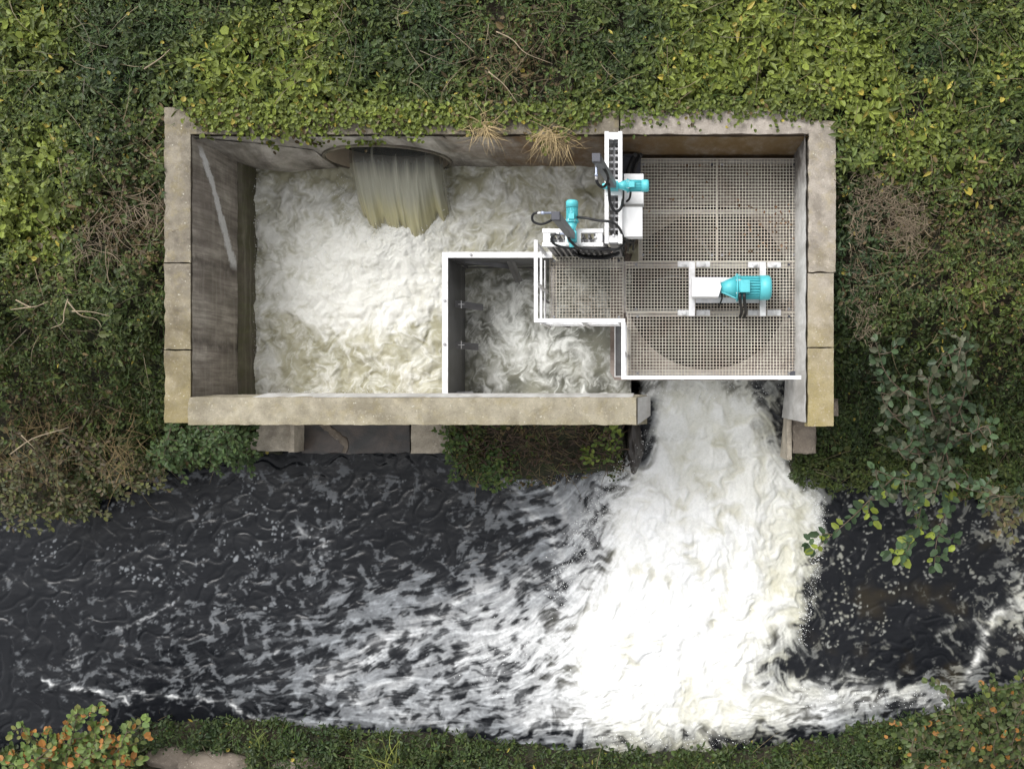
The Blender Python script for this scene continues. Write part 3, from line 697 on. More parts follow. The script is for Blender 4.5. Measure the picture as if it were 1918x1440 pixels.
# -------- pools
def pool(name,x0,x1,y0,y1,z,gu,gv,G,lo,hi_,seed,amp,mat,step=0.0115,scale=1.0,white_=(0.9,0.905,0.9),impact=None,contrast=1.0,cut=None):
    xs_=np.arange(x0,x1+step,step); ys_=np.arange(y0,y1+step,step); X_,Y_=np.meshgrid(xs_,ys_)
    u=X_*F/(CAMH-z)+NU; v=NV-Y_*F/(CAMH-z)
    w1=fbm(u/(60*scale),v/(60*scale),4,seed)*34; w2=fbm(u/(60*scale),v/(60*scale),4,seed+4)*34
    w3=fbm((u+w1)/(28*scale),(v+w2)/(28*scale),3,seed+8)*18; w4=fbm((u+w1)/(28*scale),(v+w2)/(28*scale),3,seed+11)*18
    bw1=(np.abs(perlin(u/44,v/44,seed+81))+0.5*np.abs(perlin(u/20,v/20,seed+83)))*34-14
    d=coarse(gu,gv,G,u+w1*0.7+w3*0.5,v+w2*0.6+w4*0.5-bw1)
    cx_,cy_=curlfield(u,v,((100*scale,1.0),(46*scale,0.6),(20*scale,0.45)),seed+60,1)
    pxl=abs(u[0,1]-u[0,0]); tx_,ty_=advect(cx_,cy_,7,1.2)
    uu=u[0,0]+tx_*pxl; vv=v[0,0]-ty_*pxl
    a=uu/(30*scale); b_=vv/(30*scale)
    bl=np.abs(perlin(a*0.55,b_*0.55,seed+71))+0.5*np.abs(perlin(a*1.2,b_*1.2,seed+73))+0.3*np.abs(perlin(a*2.6,b_*2.6,seed+75))
    blr=rank01(bl)
    r=rank01(ridged(a*0.9,b_*0.9,5,seed+20,0.62)); fb=fbm(uu/9,vv/9,4,seed+25,0.7)
    wf1,_w,_w2=worley(uu/11+fb*0.5,vv/11+fb*0.5,seed+2); wf2,_w,_w2=worley(uu/5.5+fb*0.5,vv/5.5,seed+3); bub=(0.6*wf1+0.4*wf2)-0.42
    cl=fbm((u+w1)/48,(v+w2)/48,5,seed+28,0.6)
    wisp=sstep(0.55,0.97,r)
    t=rank01(fbm(a*1.3,b_*1.3,4,seed+30)+0.25*fb)
    f=np.clip(d*(1.15)+ (t-0.5)*0.16*contrast+ (wisp-0.30)*0.34*contrast*(1.15-0.5*d)+(blr-0.5)*0.34*contrast+fb*0.13+cl*0.80*contrast*(1.0-0.35*d)-bub*0.22*(0.4+0.6*d)-0.20*sstep(0.22,0.0,blr)*sstep(0.9,0.3,d)-0.06*contrast,0,1)  # billow creases and bubble gaps darkened: shade painted into the foam colour
    f=f+sstep(0.65,0.98,d)*(1-f)*0.25
    f=np.clip(f,0,1); f=f*f*(3-2*f)*0.6+f*0.4
    lo=np.array(lo);hi2=np.array(hi_); g=sstep(-0.3,0.4,fbm(u/90,v/90,3,seed+40))[...,None]
    base=lo*(1-g)+hi2*g
    col=base*(1-f[...,None])+np.array(white_)*f[...,None]
    Z=z+amp*(0.5*fbm(u/60,v/60,3,seed+50)+0.40*np.abs(perlin(u/50+w3/40,v/50+w4/40,seed+57))+0.07*blr*sstep(0.3,0.8,d)+0.10*(f-0.5)+0.015*fb-0.02*bub*sstep(0.3,0.8,d))
    if impact is not None: Z=Z+impact(X_,Y_,fb)
    al=np.clip(0.35+0.6*f,0,1)
    return grid_obj(name,xs_,ys_,Z,mat,np.concatenate([col,al[...,None]],-1),None if cut is None else ~((X_>cut[0])&(Y_<cut[1])))
gu=[470,530,590,650,710,770,830,890,950,1010,1070,1140]; gv=[300,330,360,400,440,480,520,560,600,625,660,700,740]
G=[[.05,.10,.12,.1,.1,.1,.1,.15,.2,.3,.35,.3],
[.15,.25,.25,.2,.2,.2,.25,.35,.45,.5,.55,.4],
[.55,.60,.50,.4,.3,.3,.45,.50,.50,.45,.45,.4],
[.60,.60,.70,.6,.4,.4,.55,.60,.55,.50,.40,.35],
[.70,.65,.75,.85,.9,.9,.75,.50,.50,.45,.35,.3],
[.50,.65,.80,.90,.95,.9,.8,.5,.4,.4,.3,.3],
[.40,.75,.85,.90,.90,.9,.8,.5,.4,.4,.3,.3],
[.35,.80,.85,.90,.95,.9,.75,.5,.4,.4,.3,.3],
[.45,.65,.80,.88,.95,.85,.35,.5,.4,.4,.3,.3],
[.50,.35,.40,.45,.65,.45,.25,.5,.4,.4,.3,.3],
[.60,.30,.25,.32,.38,.38,.3,.3,.3,.3,.3,.3],
[.75,.30,.38,.30,.40,.38,.32,.3,.3,.3,.3,.3],
[.65,.35,.40,.35,.38,.4,.35,.3,.3,.3,.3,.3]]
def imp(X_,Y_,fb):
    cx,cy=PX(740,ZP),PY(445,ZP)
    return 0.10*np.exp(-(((X_-cx)/0.9)**2+((Y_-cy)/0.35)**2))*(1+0.35*fb)
tag(pool('pool_water',xc-0.06,PX(1200,ZP),YB0-0.02,YI+0.03,ZP,gu,gv,G,(0.31,0.295,0.20),(0.41,0.39,0.285),201,0.15,M['pool'],white_=(0.74,0.735,0.69),cut=(PX(839,-0.74)-0.008,PY(483,-0.74)+0.008),impact=imp),kind='structure')
gu2=[840,880,920,960,1000,1040,1080,1120,1160,1210]; gv2=[480,520,560,600,640,680,710,740]
G2=[[.0,.2,.25,.3,.35,.3,.3,.3,.3,.3],
[.1,.3,.25,.35,.3,.3,.3,.3,.3,.3],
[.1,.35,.6,.6,.35,.3,.3,.3,.3,.3],
[.1,.35,.45,.7,.6,.5,.35,.2,.25,.3],
[.1,.35,.35,.6,.55,.45,.30,.05,.3,.45],
[.1,.3,.45,.7,.6,.55,.45,.45,.45,.6],
[.1,.3,.35,.25,.4,.5,.5,.5,.5,.7],
[.1,.2,.7,.0,.0,.15,.3,.25,.3,.5]]
tag(pool('basin_water',PX(832,ZB),-0.50,YB0+0.03,PY(455,ZB),ZB,gu2,gv2,G2,(0.12,0.122,0.10),(0.27,0.27,0.215),301,0.10,M['pool'],contrast=1.15,white_=(0.76,0.77,0.74),scale=0.9),kind='structure')
# basin water under the small deck and round the turbine pit
# -------- jet out of the pipe
nx_,ny_=170,120
S,T=np.meshgrid(np.linspace(-1,1,nx_),np.linspace(0,1,ny_))
xj0,xj1=PX(648,-1.1),PX(831,-1.1)
mid=(xj0+xj1)/2;hw=(xj1-xj0)/2
ystart=YI+0.9; yend=PY(446,ZP)
yev=yend+0.03+0.20*fbm(S*3.0,S*0+3.3,3,411)+0.06*fbm(S*9.0,S*0+1.3,2,413)-0.16*np.exp(-((S-0.35)/0.2)**2)+0.16*np.abs(S)**3
Yj=ystart+(yev-ystart)*T
rel=np.clip((YI+0.05-Yj)/(YI+0.05-yev),0,1)
Zj=-1.02-0.62*rel**1.9-0.06*S**2-0.18*sstep(0.8,1,np.abs(S))+0.02
stre=fbm((S*9)+fbm(S*3,T*4,2,5)*0.4,T*1.8,5,401,0.65); stre2=fbm(S*38,T*5,3,405)
Zj=Zj+0.014*stre*(0.3+rel)+0.004*stre2 - 0.12*sstep(0.88,1,rel)*(1+1.5*stre)
Xj=mid+S*hw*(1.0-0.03*rel)+0.006*stre+0.01*rel
tt=np.clip(T*0+rel+0.12*stre,0,1)
c0=np.array([0.055,0.058,0.055]);c1=np.array([0.36,0.355,0.28]);c2=np.array([0.46,0.43,0.25]);c3=np.array([0.75,0.74,0.62])  # dark first colour paints the pipe's inner shadow onto the water
a1=sstep(0.0,0.35,tt)[...,None];a2=sstep(0.45,0.8,tt)[...,None]
cj=(c0*(1-a1)+c1*a1)*(1-a2)+c2*a2
wf=np.clip(0.34*sstep(0.15,0.9,stre*1.2+0.5*stre2)+sstep(0.86,1.0,rel+0.1*stre2)*0.75*np.clip(0.5+stre+0.5*stre2,0,1)+0.3*np.clip(stre2,0,1)*rel,0,1)[...,None]
cj=cj*(1-wf)+c3*wf
co=np.stack([Xj,Yj,Zj],-1).reshape(-1,3)
a=(np.mgrid[0:ny_-1,0:nx_-1][0]*nx_+np.mgrid[0:ny_-1,0:nx_-1][1]).ravel()
colj=np.concatenate([cj,np.full(cj.shape[:2]+(1,),0.35)],-1).reshape(-1,4)
op=1-sstep(0.80,1.0,rel+0.22*stre+0.10*stre2)*0.95
op=op*(1-sstep(0.90,1.0,np.abs(S)+0.12*stre2+0.08*stre)*0.85)
op=op*(0.66+0.24*sstep(0.0,0.5,rel+0.3*stre))
m,nt,b,out=new_mat('falling water'); k=NT(nt)
va=k.n('ShaderNodeVertexColor'); va.layer_name='Col'; k.l(va.outputs['Color'],b.inputs['Base Color']); b.inputs['Roughness'].default_value=0.35
trn=k.n('ShaderNodeBsdfTransparent'); msx=k.n('ShaderNodeMixShader'); k.l(va.outputs['Alpha'],msx.inputs[0]); k.l(trn.outputs[0],msx.inputs[1]); k.l(b.outputs[0],msx.inputs[2]); k.l(msx.outputs[0],out.inputs[0])
colj[:,3]=op.reshape(-1)
tag(np_mesh('falling_water',co,np.stack([a,a+1,a+1+nx_,a+nx_],-1),m,colj,True),kind='structure')
# spray
def spray(name,label,regs,smin,smax):
    c=[];
    for (u0,v0,u1,v1,z0,hh,n,sp) in regs:
        t=RS.rand(n); x=PX(u0,z0)+(PX(u1,z0)-PX(u0,z0))*t+RS.randn(n)*sp; y=PY(v0,z0)+(PY(v1,z0)-PY(v0,z0))*t+RS.randn(n)*sp; z=z0+np.abs(RS.randn(n))*hh+0.02
        c.append(np.stack([x,y,z],-1))
    c=np.concatenate(c); n=len(c); s=(smin+(smax-smin)*RS.rand(n)**3)[:,None,None]
    o8=np.array([[1,0,0],[-1,0,0],[0,1,0],[0,-1,0],[0,0,1],[0,0,-1]],float)[None]*(0.7+0.6*RS.rand(n,6,1))
    V_=(c[:,None]+o8*s).reshape(-1,3); f=np.array([[0,2,4],[2,1,4],[1,3,4],[3,0,4],[2,0,5],[1,2,5],[3,1,5],[0,3,5]])[None]+np.arange(n)[:,None,None]*6
    m_=M['drop']; return tag(np_mesh(name,V_,f.reshape(-1,3),m_,None,True),label,'spray',kind='stuff')
M['drop']=simple('foam drops',(0.85,0.86,0.86),0.4,0,0.02,5)
spray('water_spray','fine white spray drops flying off the edges of the river plume',[
 (1478,850,1535,960,-2.95,.10,420,.06),(1535,960,1525,1080,-2.95,.08,380,.05),(1520,1080,1500,1200,-2.95,.06,260,.06),
 (1215,800,1150,900,-2.8,.15,380,.08),(1150,900,1090,1010,-2.95,.10,420,.12),(1090,1010,1040,1120,-2.95,.08,300,.14),(940,895,1150,880,-2.95,.05,260,.09),
 (1230,730,1450,730,-2.1,.1,260,.10),(1300,900,1300,1250,-2.9,.15,300,.35),(1100,1385,1400,1385,-2.95,.06,260,.06),(1500,1300,1760,1310,-2.95,.05,220,.10),(900,1250,1100,1200,-2.95,.05,260,.25)],0.003,0.011)
spray('water_spray','white splash drops where the pipe water hits the pool',[
 (670,440,830,430,ZP,.10,420,.07),(640,330,660,440,ZP,.10,120,.05),(835,330,835,430,ZP,.10,120,.05),(485,330,480,730,ZP,.05,240,.04),(500,735,820,735,ZP,.04,160,.03),(560,500,760,520,ZP,.08,260,.25)],0.003,0.010)
# ------------------------------------------------------------ steel box in the pool
sb_=empty('steel_basin',P(1000,610,-0.75)*1.0); sb_.location=(0,0,0)
tag(sb_,'open topped dark sheet steel basin with a bright white rim standing in the pool','basin')
zr=-0.74
bx0,bx1=PX(828,zr),PX(839,zr); by1,by0=PY(472,zr),PY(483,zr); bys=PY(742,zr)+0.012; bxe=PX(1034,zr)
mb=MB()
mb.box(bx0,bx1,bys,by1-0.001,zr-0.012,zr)
mb.build('rim',M['steel_white'],sb_,0.003)
mb=MB(); mb.box(bx1+0.002,bxe,by0,by1,zr-0.012,zr-0.001); mb.build('rim',M['steel_white'],sb_,0.003)
mb=MB()
mb.box(bx1-0.012,bx1-0.004,bys,by0+0.006,-2.6,zr-0.013)
mb.box(bx1-0.004,bxe,by0+0.004,by0+0.012,-2.6,zr-0.013)
mb.build('sheet_wall',M['steel_dark'],sb_)
def brace(p0,p1,w,h=0.006):
    m_=MB(); m_.bar(p0,p1,w,h); m_.bar(Vector(p0)+Vector((0,0,-0.035)),Vector(p1)+Vector((0,0,-0.035)),0.008,0.07)
    m_.build('brace',M['steel_dark'],sb_)
brace(P(842,568,-1.15),P(905,576,-1.5),0.09); brace(P(842,645,-1.15),P(896,650,-1.5),0.09)
brace(P(955,486,-1.1),P(972,528,-1.5),0.10); brace(P(870,488,-1.1),P(955,500,-1.35),0.06); brace(P(845,480,-0.8),P(876,498,-1.5),0.06)
for u,v in ((833,563),(833,645),(882,477)):
    m_=MB(); c=P(u,v,zr+0.006); m_.tube([c-Vector((0,0,0.01)),c+Vector((0,0,0.006))],0.02,12); m_.tube([c+Vector((0,0,0.005)),c+Vector((0,0,0.014))],0.011,6); m_.build('bolt',M['steel'],sb_)
m_=MB(); c=P(864,570,-1.2); m_.bar(c-Vector((0.04,0,0)),c+Vector((0.04,0,0)),0.008); m_.bar(c-Vector((0,0.05,0)),c+Vector((0,0.05,0)),0.0081); m_.build('brace_pin',M['steel_white'],sb_)
m_=MB(); c=P(864,646,-1.2); m_.bar(c-Vector((0.04,0,0)),c+Vector((0.04,0,0)),0.008); m_.bar(c-Vector((0,0.05,0)),c+Vector((0,0.05,0)),0.0081); m_.build('brace_pin',M['steel_white'],sb_)
m_=MB(); m_.box(PX(838,-1.0),PX(878,-1.0),PY(741,-1.0),PY(733,-1.0),-1.3,-1.29)
m_.build('anchor_strip',M['steel'],sb_)
# ------------------------------------------------------------ deck: frame, grating, rail
df=empty('deck_frame'); tag(df,'galvanised steel frame carrying the grating deck over the turbine pit','frame')
zt=ZD-0.045
dx0,dx1=PX(1172,ZD),PX(1497,ZD); dyT,dyB=PY(297,ZD),PY(706,ZD)
sx0,syT,syB=PX(1028,ZD),PY(481,ZD),PY(601,ZD)
ux0=PX(1196,ZD)
def beam(x0,x1,y0,y1,z1=zt,h=0.12,mat='beam'):
    m_=MB(); m_.box(x0,x1,y0,y1,z1-0.012,z1)
    if (x1-x0)>(y1-y0): yc=(y0+y1)/2; m_.box(x0+.002,x1-.002,yc-0.006,yc+0.006,z1-h,z1-0.0125)
    else: xc_=(x0+x1)/2; m_.box(xc_-0.006,xc_+0.006,y0+.002,y1-.002,z1-h,z1-0.0125)
    return m_.build('beam',M[mat],df)
by=lambda v,w=0.05:(PY(v,zt)-w/2,PY(v,zt)+w/2)
for v,w,x0,x1 in ((302,0.07,ux0,dx1),(398,0.05,ux0,dx1),(496,0.085,sx0+0.06,dx1),(587,0.085,dx0,dx1),(698,0.085,dx0,dx1)):
    a,b_=by(v,w); beam(x0,x1,a,b_)
for u,v0,v1,w in ((1200,304,490,0.05),(1343,306,490,0.03),(1490,306,692,0.045),(1037,500,600,0.07),(1168,500,585,0.05),(1178,592,692,0.05)):
    x=PX(u,zt); beam(x-w/2,x+w/2,PY(v1,zt),PY(v0,zt),zt-0.013)
def grating(x0,x1,y0,y1,label,z=ZD,pitch=0.0400,bw_=0.0074):
    g=empty('grating_panel',((x0+x1)/2,(y0+y1)/2,z)); tag(g,label,'grating','grating panels of the deck')
    cx,cy=(x0+x1)/2,(y0+y1)/2; a0,a1,b0,b1=x0-cx,x1-cx,y0-cy,y1-cy
    m_=MB(); nx=max(1,round((a1-a0)/pitch)); ny=max(1,round((b1-b0)/pitch))
    for i in range(nx+1):
        x=a0+(a1-a0-bw_)*i/nx; m_.box(x,x+bw_,b0,b1,-0.022,0.0)
    for j in range(ny+1):
        y=b0+(b1-b0-bw_)*j/ny; m_.box(a0+.001,a1-.001,y,y+bw_,-0.020,-0.0025)
    m_.build('grating_bars',M['grating'],g)
    for sx,sy in ((.06,.06),(.94,.06),(.06,.94),(.94,.94)):
        q=MB(); X0,Y0=a0+(a1-a0)*sx,b0+(b1-b0)*sy
        q.tube([(X0,Y0,-0.006),(X0,Y0,0.005)],0.016,10); q.tube([(X0,Y0,0.0045),(X0,Y0,0.012)],0.008,6); q.build('fixing_clip',M['cap_dark'] if (sx+sy)>1 else M['steel'],g)
    return g
g=0.006
grating(ux0,PX(1343,ZD)-g/2,PY(490,ZD)+g,dyT,'square mesh grating panel directly right of the two white control boxes')
grating(PX(1343,ZD)+g/2,dx1,PY(490,ZD)+g,dyT,'square mesh grating panel in the far top right corner of the deck')
grating(dx0,dx1,PY(585,ZD)+g/2,PY(490,ZD),'brown stained grating panel under the teal turbine motor')
grating(dx0+0.02,dx1,dyB,PY(585,ZD)-g/2,'wide grating panel at the river end of the deck over the round pit')
grating(sx0+0.01,PX(1168,ZD)-g/2,syB,syT,'small square grating panel projecting left over the churning basin')
# drain ring at deck corner
m_=MB(); c=P(1486,701,ZD+0.01); m_.tube([c,c+Vector((0,0,0.02))],0.045,24); m_.tube([c+Vector((0,0,0.0195)),c+Vector((0,0,0.03))],0.022,16)
tag(m_.build('cable_gland',M['cap_dark']),'round black gland in the bottom right corner of the deck','gland')
# guard rail
gr=empty('guard_rail'); tag(gr,'white stepped guard rail round the left and river sides of the deck','railing')
zt2=0.10
pl_=[(1004,450),(1004,600.5),(1167.5,600.5),(1167.5,707),(1497,707)]
def railpath(pts,z,w,h,name,mat,inset=0.0,zref=zt2):
    m_=MB(); Q=[Vector((PX(u,zref),PY(v,zref),z)) for u,v in pts]
    for i,(a,b_) in enumerate(zip(Q[:-1],Q[1:])):
        d=(b_-a).normalized(); a2=a-d*w/2*(i>0 and -1 or 0); 
        m_.bar(a+(d*(w/2) if i>0 else Vector()),b_+d*(w/2),w,h)
    return m_.build(name,M[mat],gr,0.003)
railpath(pl_,zt2,0.044,0.044,'top_rail','white')
railpath(pl_[:4],-0.38,0.028,0.028,'mid_rail','steel_white')
railpath([(1004,470)]+pl_[1:],-0.80,0.012,0.10,'toe_board','steel_white')
for (u,v) in ((1004,456),(1004,530),(1010,600.5),(1090,600.5),(1160,600.5),(1167.5,660),(1174,707),(1280,707),(1390,707),(1480,707)):
    m_=MB(); x,y=PX(u,zt2),PY(v,zt2); m_.box(x-0.018,x+0.018,y-0.018,y+0.018,-1.0,zt2-0.026); m_.build('post',M['steel_white'],gr,0.003)
m_=MB(); m_.bar(P(1006,553,-0.7),P(1028,567,-1.05),0.03); m_.build('brace',M['steel'],gr)
m_=MB(); m_.bar(P(1046,606,-0.95),P(1066,612,-1.3),0.04);m_.build('brace',M['steel'],gr)
# thin steel plate below the step of the deck
tp=MB(); zz=-1.25
tp.box(PX(1152,zz),PX(1172,zz),PY(704,zz),PY(608,zz),zz-0.01,zz)
o=tag(tp.build('steel_plate',M['steel_dark']),'narrow dark steel plate just left of the step in the deck','plate')
tp=MB(); tp.box(PX(1152,zz)-0.006,PX(1152,zz)+0.006,PY(706,zz),PY(606,zz),zz-0.05,zz+0.02); tp.box(PX(1152,zz)+0.007,PX(1172,zz),PY(706,zz),PY(706,zz)+0.012,zz-0.05,zz+0.02)
tp.build('plate_rim',M['steel_white'],o)
# turbine pit
zs=-1.60
pit=empty('turbine_pit',(PX(1325,zs),PY(538,zs),zs)); tag(pit,'round dark concrete turbine pit with sediment floor seen through the grating','pit')
cx,cy=pit.location.x,pit.location.y; R=1.09
X0,X1,Y0,Y1=PX(1160,zs)-0.12-cx,XR0-cx,PY(712,zs)-cy,YT0-cy
co=[];fs=[];N=96;rings=8
for q in range(rings+1):
    for i in range(N):
        t=2*math.pi*i/N;c,s=math.cos(t),math.sin(t)
        sx=(X1 if c>0 else -X0)/max(abs(c),1e-6); sy=(Y1 if s>0 else -Y0)/max(abs(s),1e-6)
        Rr=min(sx,sy); rr=min(R,Rr)+(Rr-min(R,Rr))*q/rings
        co.append((c*rr,s*rr,0))
for q in range(rings):
    for i in range(N): a=q*N+i;b_=q*N+(i+1)%N; fs.append((a,a+N,b_+N,b_))
co=np.array(co); co[:,2]+=fbm(co[:,0]*3,co[:,1]*3,4,33)*0.05
np_mesh('sediment_floor',co,np.array(fs),M['sediment'],None,True,pit)
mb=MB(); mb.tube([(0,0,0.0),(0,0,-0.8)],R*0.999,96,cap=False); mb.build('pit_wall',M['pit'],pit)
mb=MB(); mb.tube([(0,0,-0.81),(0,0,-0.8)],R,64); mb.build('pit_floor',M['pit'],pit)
# spiral guide band
mb=MB()
for i in range(26):
    t0=math.radians(88+i*3.2);t1=math.radians(88+(i+1)*3.2); r0=R*(1.0+0.006*i*0.6)
    for (ra,rb) in ((r0,r0+0.09),):
        mb.add([(math.cos(t0)*ra,math.sin(t0)*ra,0.08),(math.cos(t0)*rb,math.sin(t0)*rb,0.08),(math.cos(t1)*rb,math.sin(t1)*rb,0.08),(math.cos(t1)*ra,math.sin(t1)*ra,0.08),
                (math.cos(t0)*ra,math.sin(t0)*ra,-0.4),(math.cos(t1)*ra,math.sin(t1)*ra,-0.4),(math.cos(t0)*rb,math.sin(t0)*rb,-0.1),(math.cos(t1)*rb,math.sin(t1)*rb,-0.1)],[(0,1,2,3),(0,3,5,4),(1,6,7,2)])
mb.build('guide_band',M['sediment'],pit)
mb=MB(); mb.bar((-1.02,0.62,0.05),(-0.35,1.02,0.05),0.17,0.03); mb.build('guide_plank',M['rock'],pit)
rn=empty('turbine_runner',(cx,cy,-2.3)); tag(rn,'dark bladed turbine runner down in the round pit under the motor','turbine')
mb=MB(); mb.tube([(0,0,-0.05),(0,0,1.25)],0.05,16); mb.build('shaft',M['steel_dark'],rn)
mb=MB(); mb.tube([(0,0,-0.08),(0,0,0.12)],[0.2,0.16],24); mb.build('hub',M['steel_dark'],rn)
for i in range(5):
    mb=MB(); t=i*2*math.pi/5
    pts=[]
    for q in range(8):
        r=0.18+0.6*q/7; tt_=t+0.5*(q/7)**1.5; pts.append((math.cos(tt_)*r,math.sin(tt_)*r))
    vs=[];fs=[]
    for (x,y) in pts: vs+= [(x,y,-0.05),(x,y,0.12)]
    vs+= [(x+0.012,y+0.012,z) for (x,y,z) in vs]
    n2_=16
    for q in range(7): a=q*2; fs+=[(a,a+2,a+3,a+1),(a+n2_,a+1+n2_,a+3+n2_,a+2+n2_),(a+1,a+3,a+3+n2_,a+1+n2_)]
    mb.add(vs,fs,True); mb.build('blade',M['steel_dark'],rn)
# ------------------------------------------------------------ motors
def rotz(a): return Matrix.Rotation(a,4,'Z')
def add_motor(parent,o,d,r,L,boxside=1,fins=22,cable=True):
    """electric motor with gear cone; o = coupling point, d = unit direction"""
    o=Vector(o);d=Vector(d).normalized();s_=Vector((0,0,1)).cross(d).normalized();up=Vector((0,0,1))
    fr=lambda a,b_,c:o+d*a+s_*b_+up*c
    m_=MB(); m_.tube([fr(0.0,0,0),fr(L*0.30,0,0)],[r*0.45,r*0.98],20); m_.tube([fr(L*0.30,0,0),fr(L*0.33,0,0)],[r*1.22,r*1.22],24)
    for t in (-1,0,1): m_.bar(fr(0.01,t*r*0.4,r*0.1),fr(L*0.3,t*r*0.95,r*0.25),r*0.08,r*0.5)
    m_.build('gear_cone',M['teal'],parent)
    m_=MB(); m_.tube([fr(L*0.335,0,0),fr(L*0.37,0,0)],r*1.12,24); m_.tube([fr(L*0.37,0,0),fr(L*0.76,0,0)],r*0.86,24)
    for i in range(fins):
        t=2*math.pi*i/fins; e=s_*math.cos(t)+up*math.sin(t)
        a=fr(L*0.38,0,0)+e*r*0.92; b_=fr(L*0.755,0,0)+e*r*0.92
        w=d.cross(e)*0.003*(r/0.12)*1.6
        q=e*r*0.09
        m_.add([a-w-q,a+w-q,a+w+q,a-w+q,b_-w-q,b_+w-q,b_+w+q,b_-w+q],[(0,1,2,3),(7,6,5,4),(0,4,5,1),(1,5,6,2),(2,6,7,3),(3,7,4,0)])
    mo=m_.build('motor_body',M['teal'],parent)
    m_=MB(); m_.tube([fr(L*0.762,0,0),fr(L*0.93,0,0),fr(L*0.97,0,0),fr(L*0.995,0,0)],[r*1.06,r*1.06,r*0.99,r*0.80],28); m_.build('fan_cover',M['teal'],mo)
    m_=MB(); R_=Matrix((s_.to_4d(),d.to_4d(),up.to_4d(),(0,0,0,1))).transposed(); 
    for i in range(3): R_[i][3]=fr(L*0.46,0,r*1.02)[i]
    mo_=mo; R_[3][3]=1; R_[3][0]=R_[3][1]=R_[3][2]=0
    m_.box(-r*0.52,r*0.52,-L*0.095,L*0.095,-r*0.3,r*0.32,R_); m_.build('terminal_box',M['teal'],mo,0.006)
    for t in range(6):
        q=MB(); a=2*math.pi*t/6; e=s_*math.cos(a)+up*math.sin(a); q.tube([fr(L*0.288,0,0)+e*r*1.1,fr(L*0.39,0,0)+e*r*1.1],r*0.07,6); q.build('bolt',M['steel_white'],mo)
# generator unit
tu=empty('turbine_drive'); tag(tu,'teal turbine motor with white box on a white frame, on the middle of the deck','motor')
zg=-0.70
for u in (1296,1429):
    m_=MB(); x=PX(u,zg); m_.box(x-0.038,x+0.038,PY(592,zg),PY(490,zg),zg-0.07,zg); m_.build('cross_beam',M['steel_white'],tu,0.004)
for v0,v1 in ((519,530),(557,567)):
    m_=MB(); m_.box(PX(1303,zg),PX(1422,zg),PY(v1,zg),PY(v0,zg),zg-0.065,zg-0.008); m_.build('side_rail',M['steel_white'],tu,0.003)
m_=MB(); m_.box(PX(1303,zg),PX(1350,zg),PY(557,zg),PY(530,zg),zg-0.03,zg-0.012); m_.build('base_plate',M['steel'],tu)
m_=MB(); m_.box(PX(1385,zg),PX(1422,zg),PY(557,zg),PY(530,zg),zg-0.03,zg-0.012); m_.build('base_plate',M['steel'],tu)
zc2=-0.50
m_=MB(); pts=[(1296,520),(1346,520),(1351.5,537),(1346,556),(1296,556)]
tp_=[P(u,v,-0.40) for u,v in pts]; bt=[Vector((p.x,p.y,-0.66)) for p in tp_]
m_.add(tp_+bt,[(4,3,2,1,0),(5,6,7,8,9)]+[(i,(i+1)%5,5+(i+1)%5,5+i) for i in range(5)]); m_.build('white_housing',M['white'],tu,0.006)
for v in (526,550):
    for u in (1303,1338):
        pass
add_motor(tu,P(1350,539,zc2),(1,0,0),0.142,PX(1445,zc2)-PX(1350,zc2),fins=26)
m_=MB()
m_.tube(spline([P(1353,548,-0.55),P(1352,560,-0.6),P(1349,568,-0.66),P(1347,573,-0.72)]),0.010,8); m_.build('cable',M['rubber'],tu)
for du in (0,8):
    m_=MB(); m_.tube(spline([P(1386+du,550,-0.36),P(1386+du,556,-0.33),P(1387+du,570,-0.45),P(1389+du,583,-0.72),P(1388+du-2,594,-0.86)]),0.019,8); m_.build('cable',M['rubber'],tu)
m_=MB(); m_.tube(spline([P(1398,552,-0.42),P(1404,552.5,-0.42),P(1409,552,-0.44)]),0.009,8);m_.build('cable',M['rubber'],tu)
for u,v in ((1282,495),(1317,495),(1414,496),(1450,496),(1282,586),(1317,586),(1414,586),(1450,586)):
    m_=MB(); c=P(u,v,ZD+0.012); m_.box(c.x-0.085,c.x+0.085,c.y-0.036,c.y+0.036,ZD+0.003,ZD+0.018); m_.tube([c,c+Vector((0,0,0.03))],[0.034,0.028],16); m_.tube([c+Vector((0,0,0.029)),c+Vector((0,0,0.05))],0.014,6); m_.build('mounting_bracket',M['steel_white'],tu)
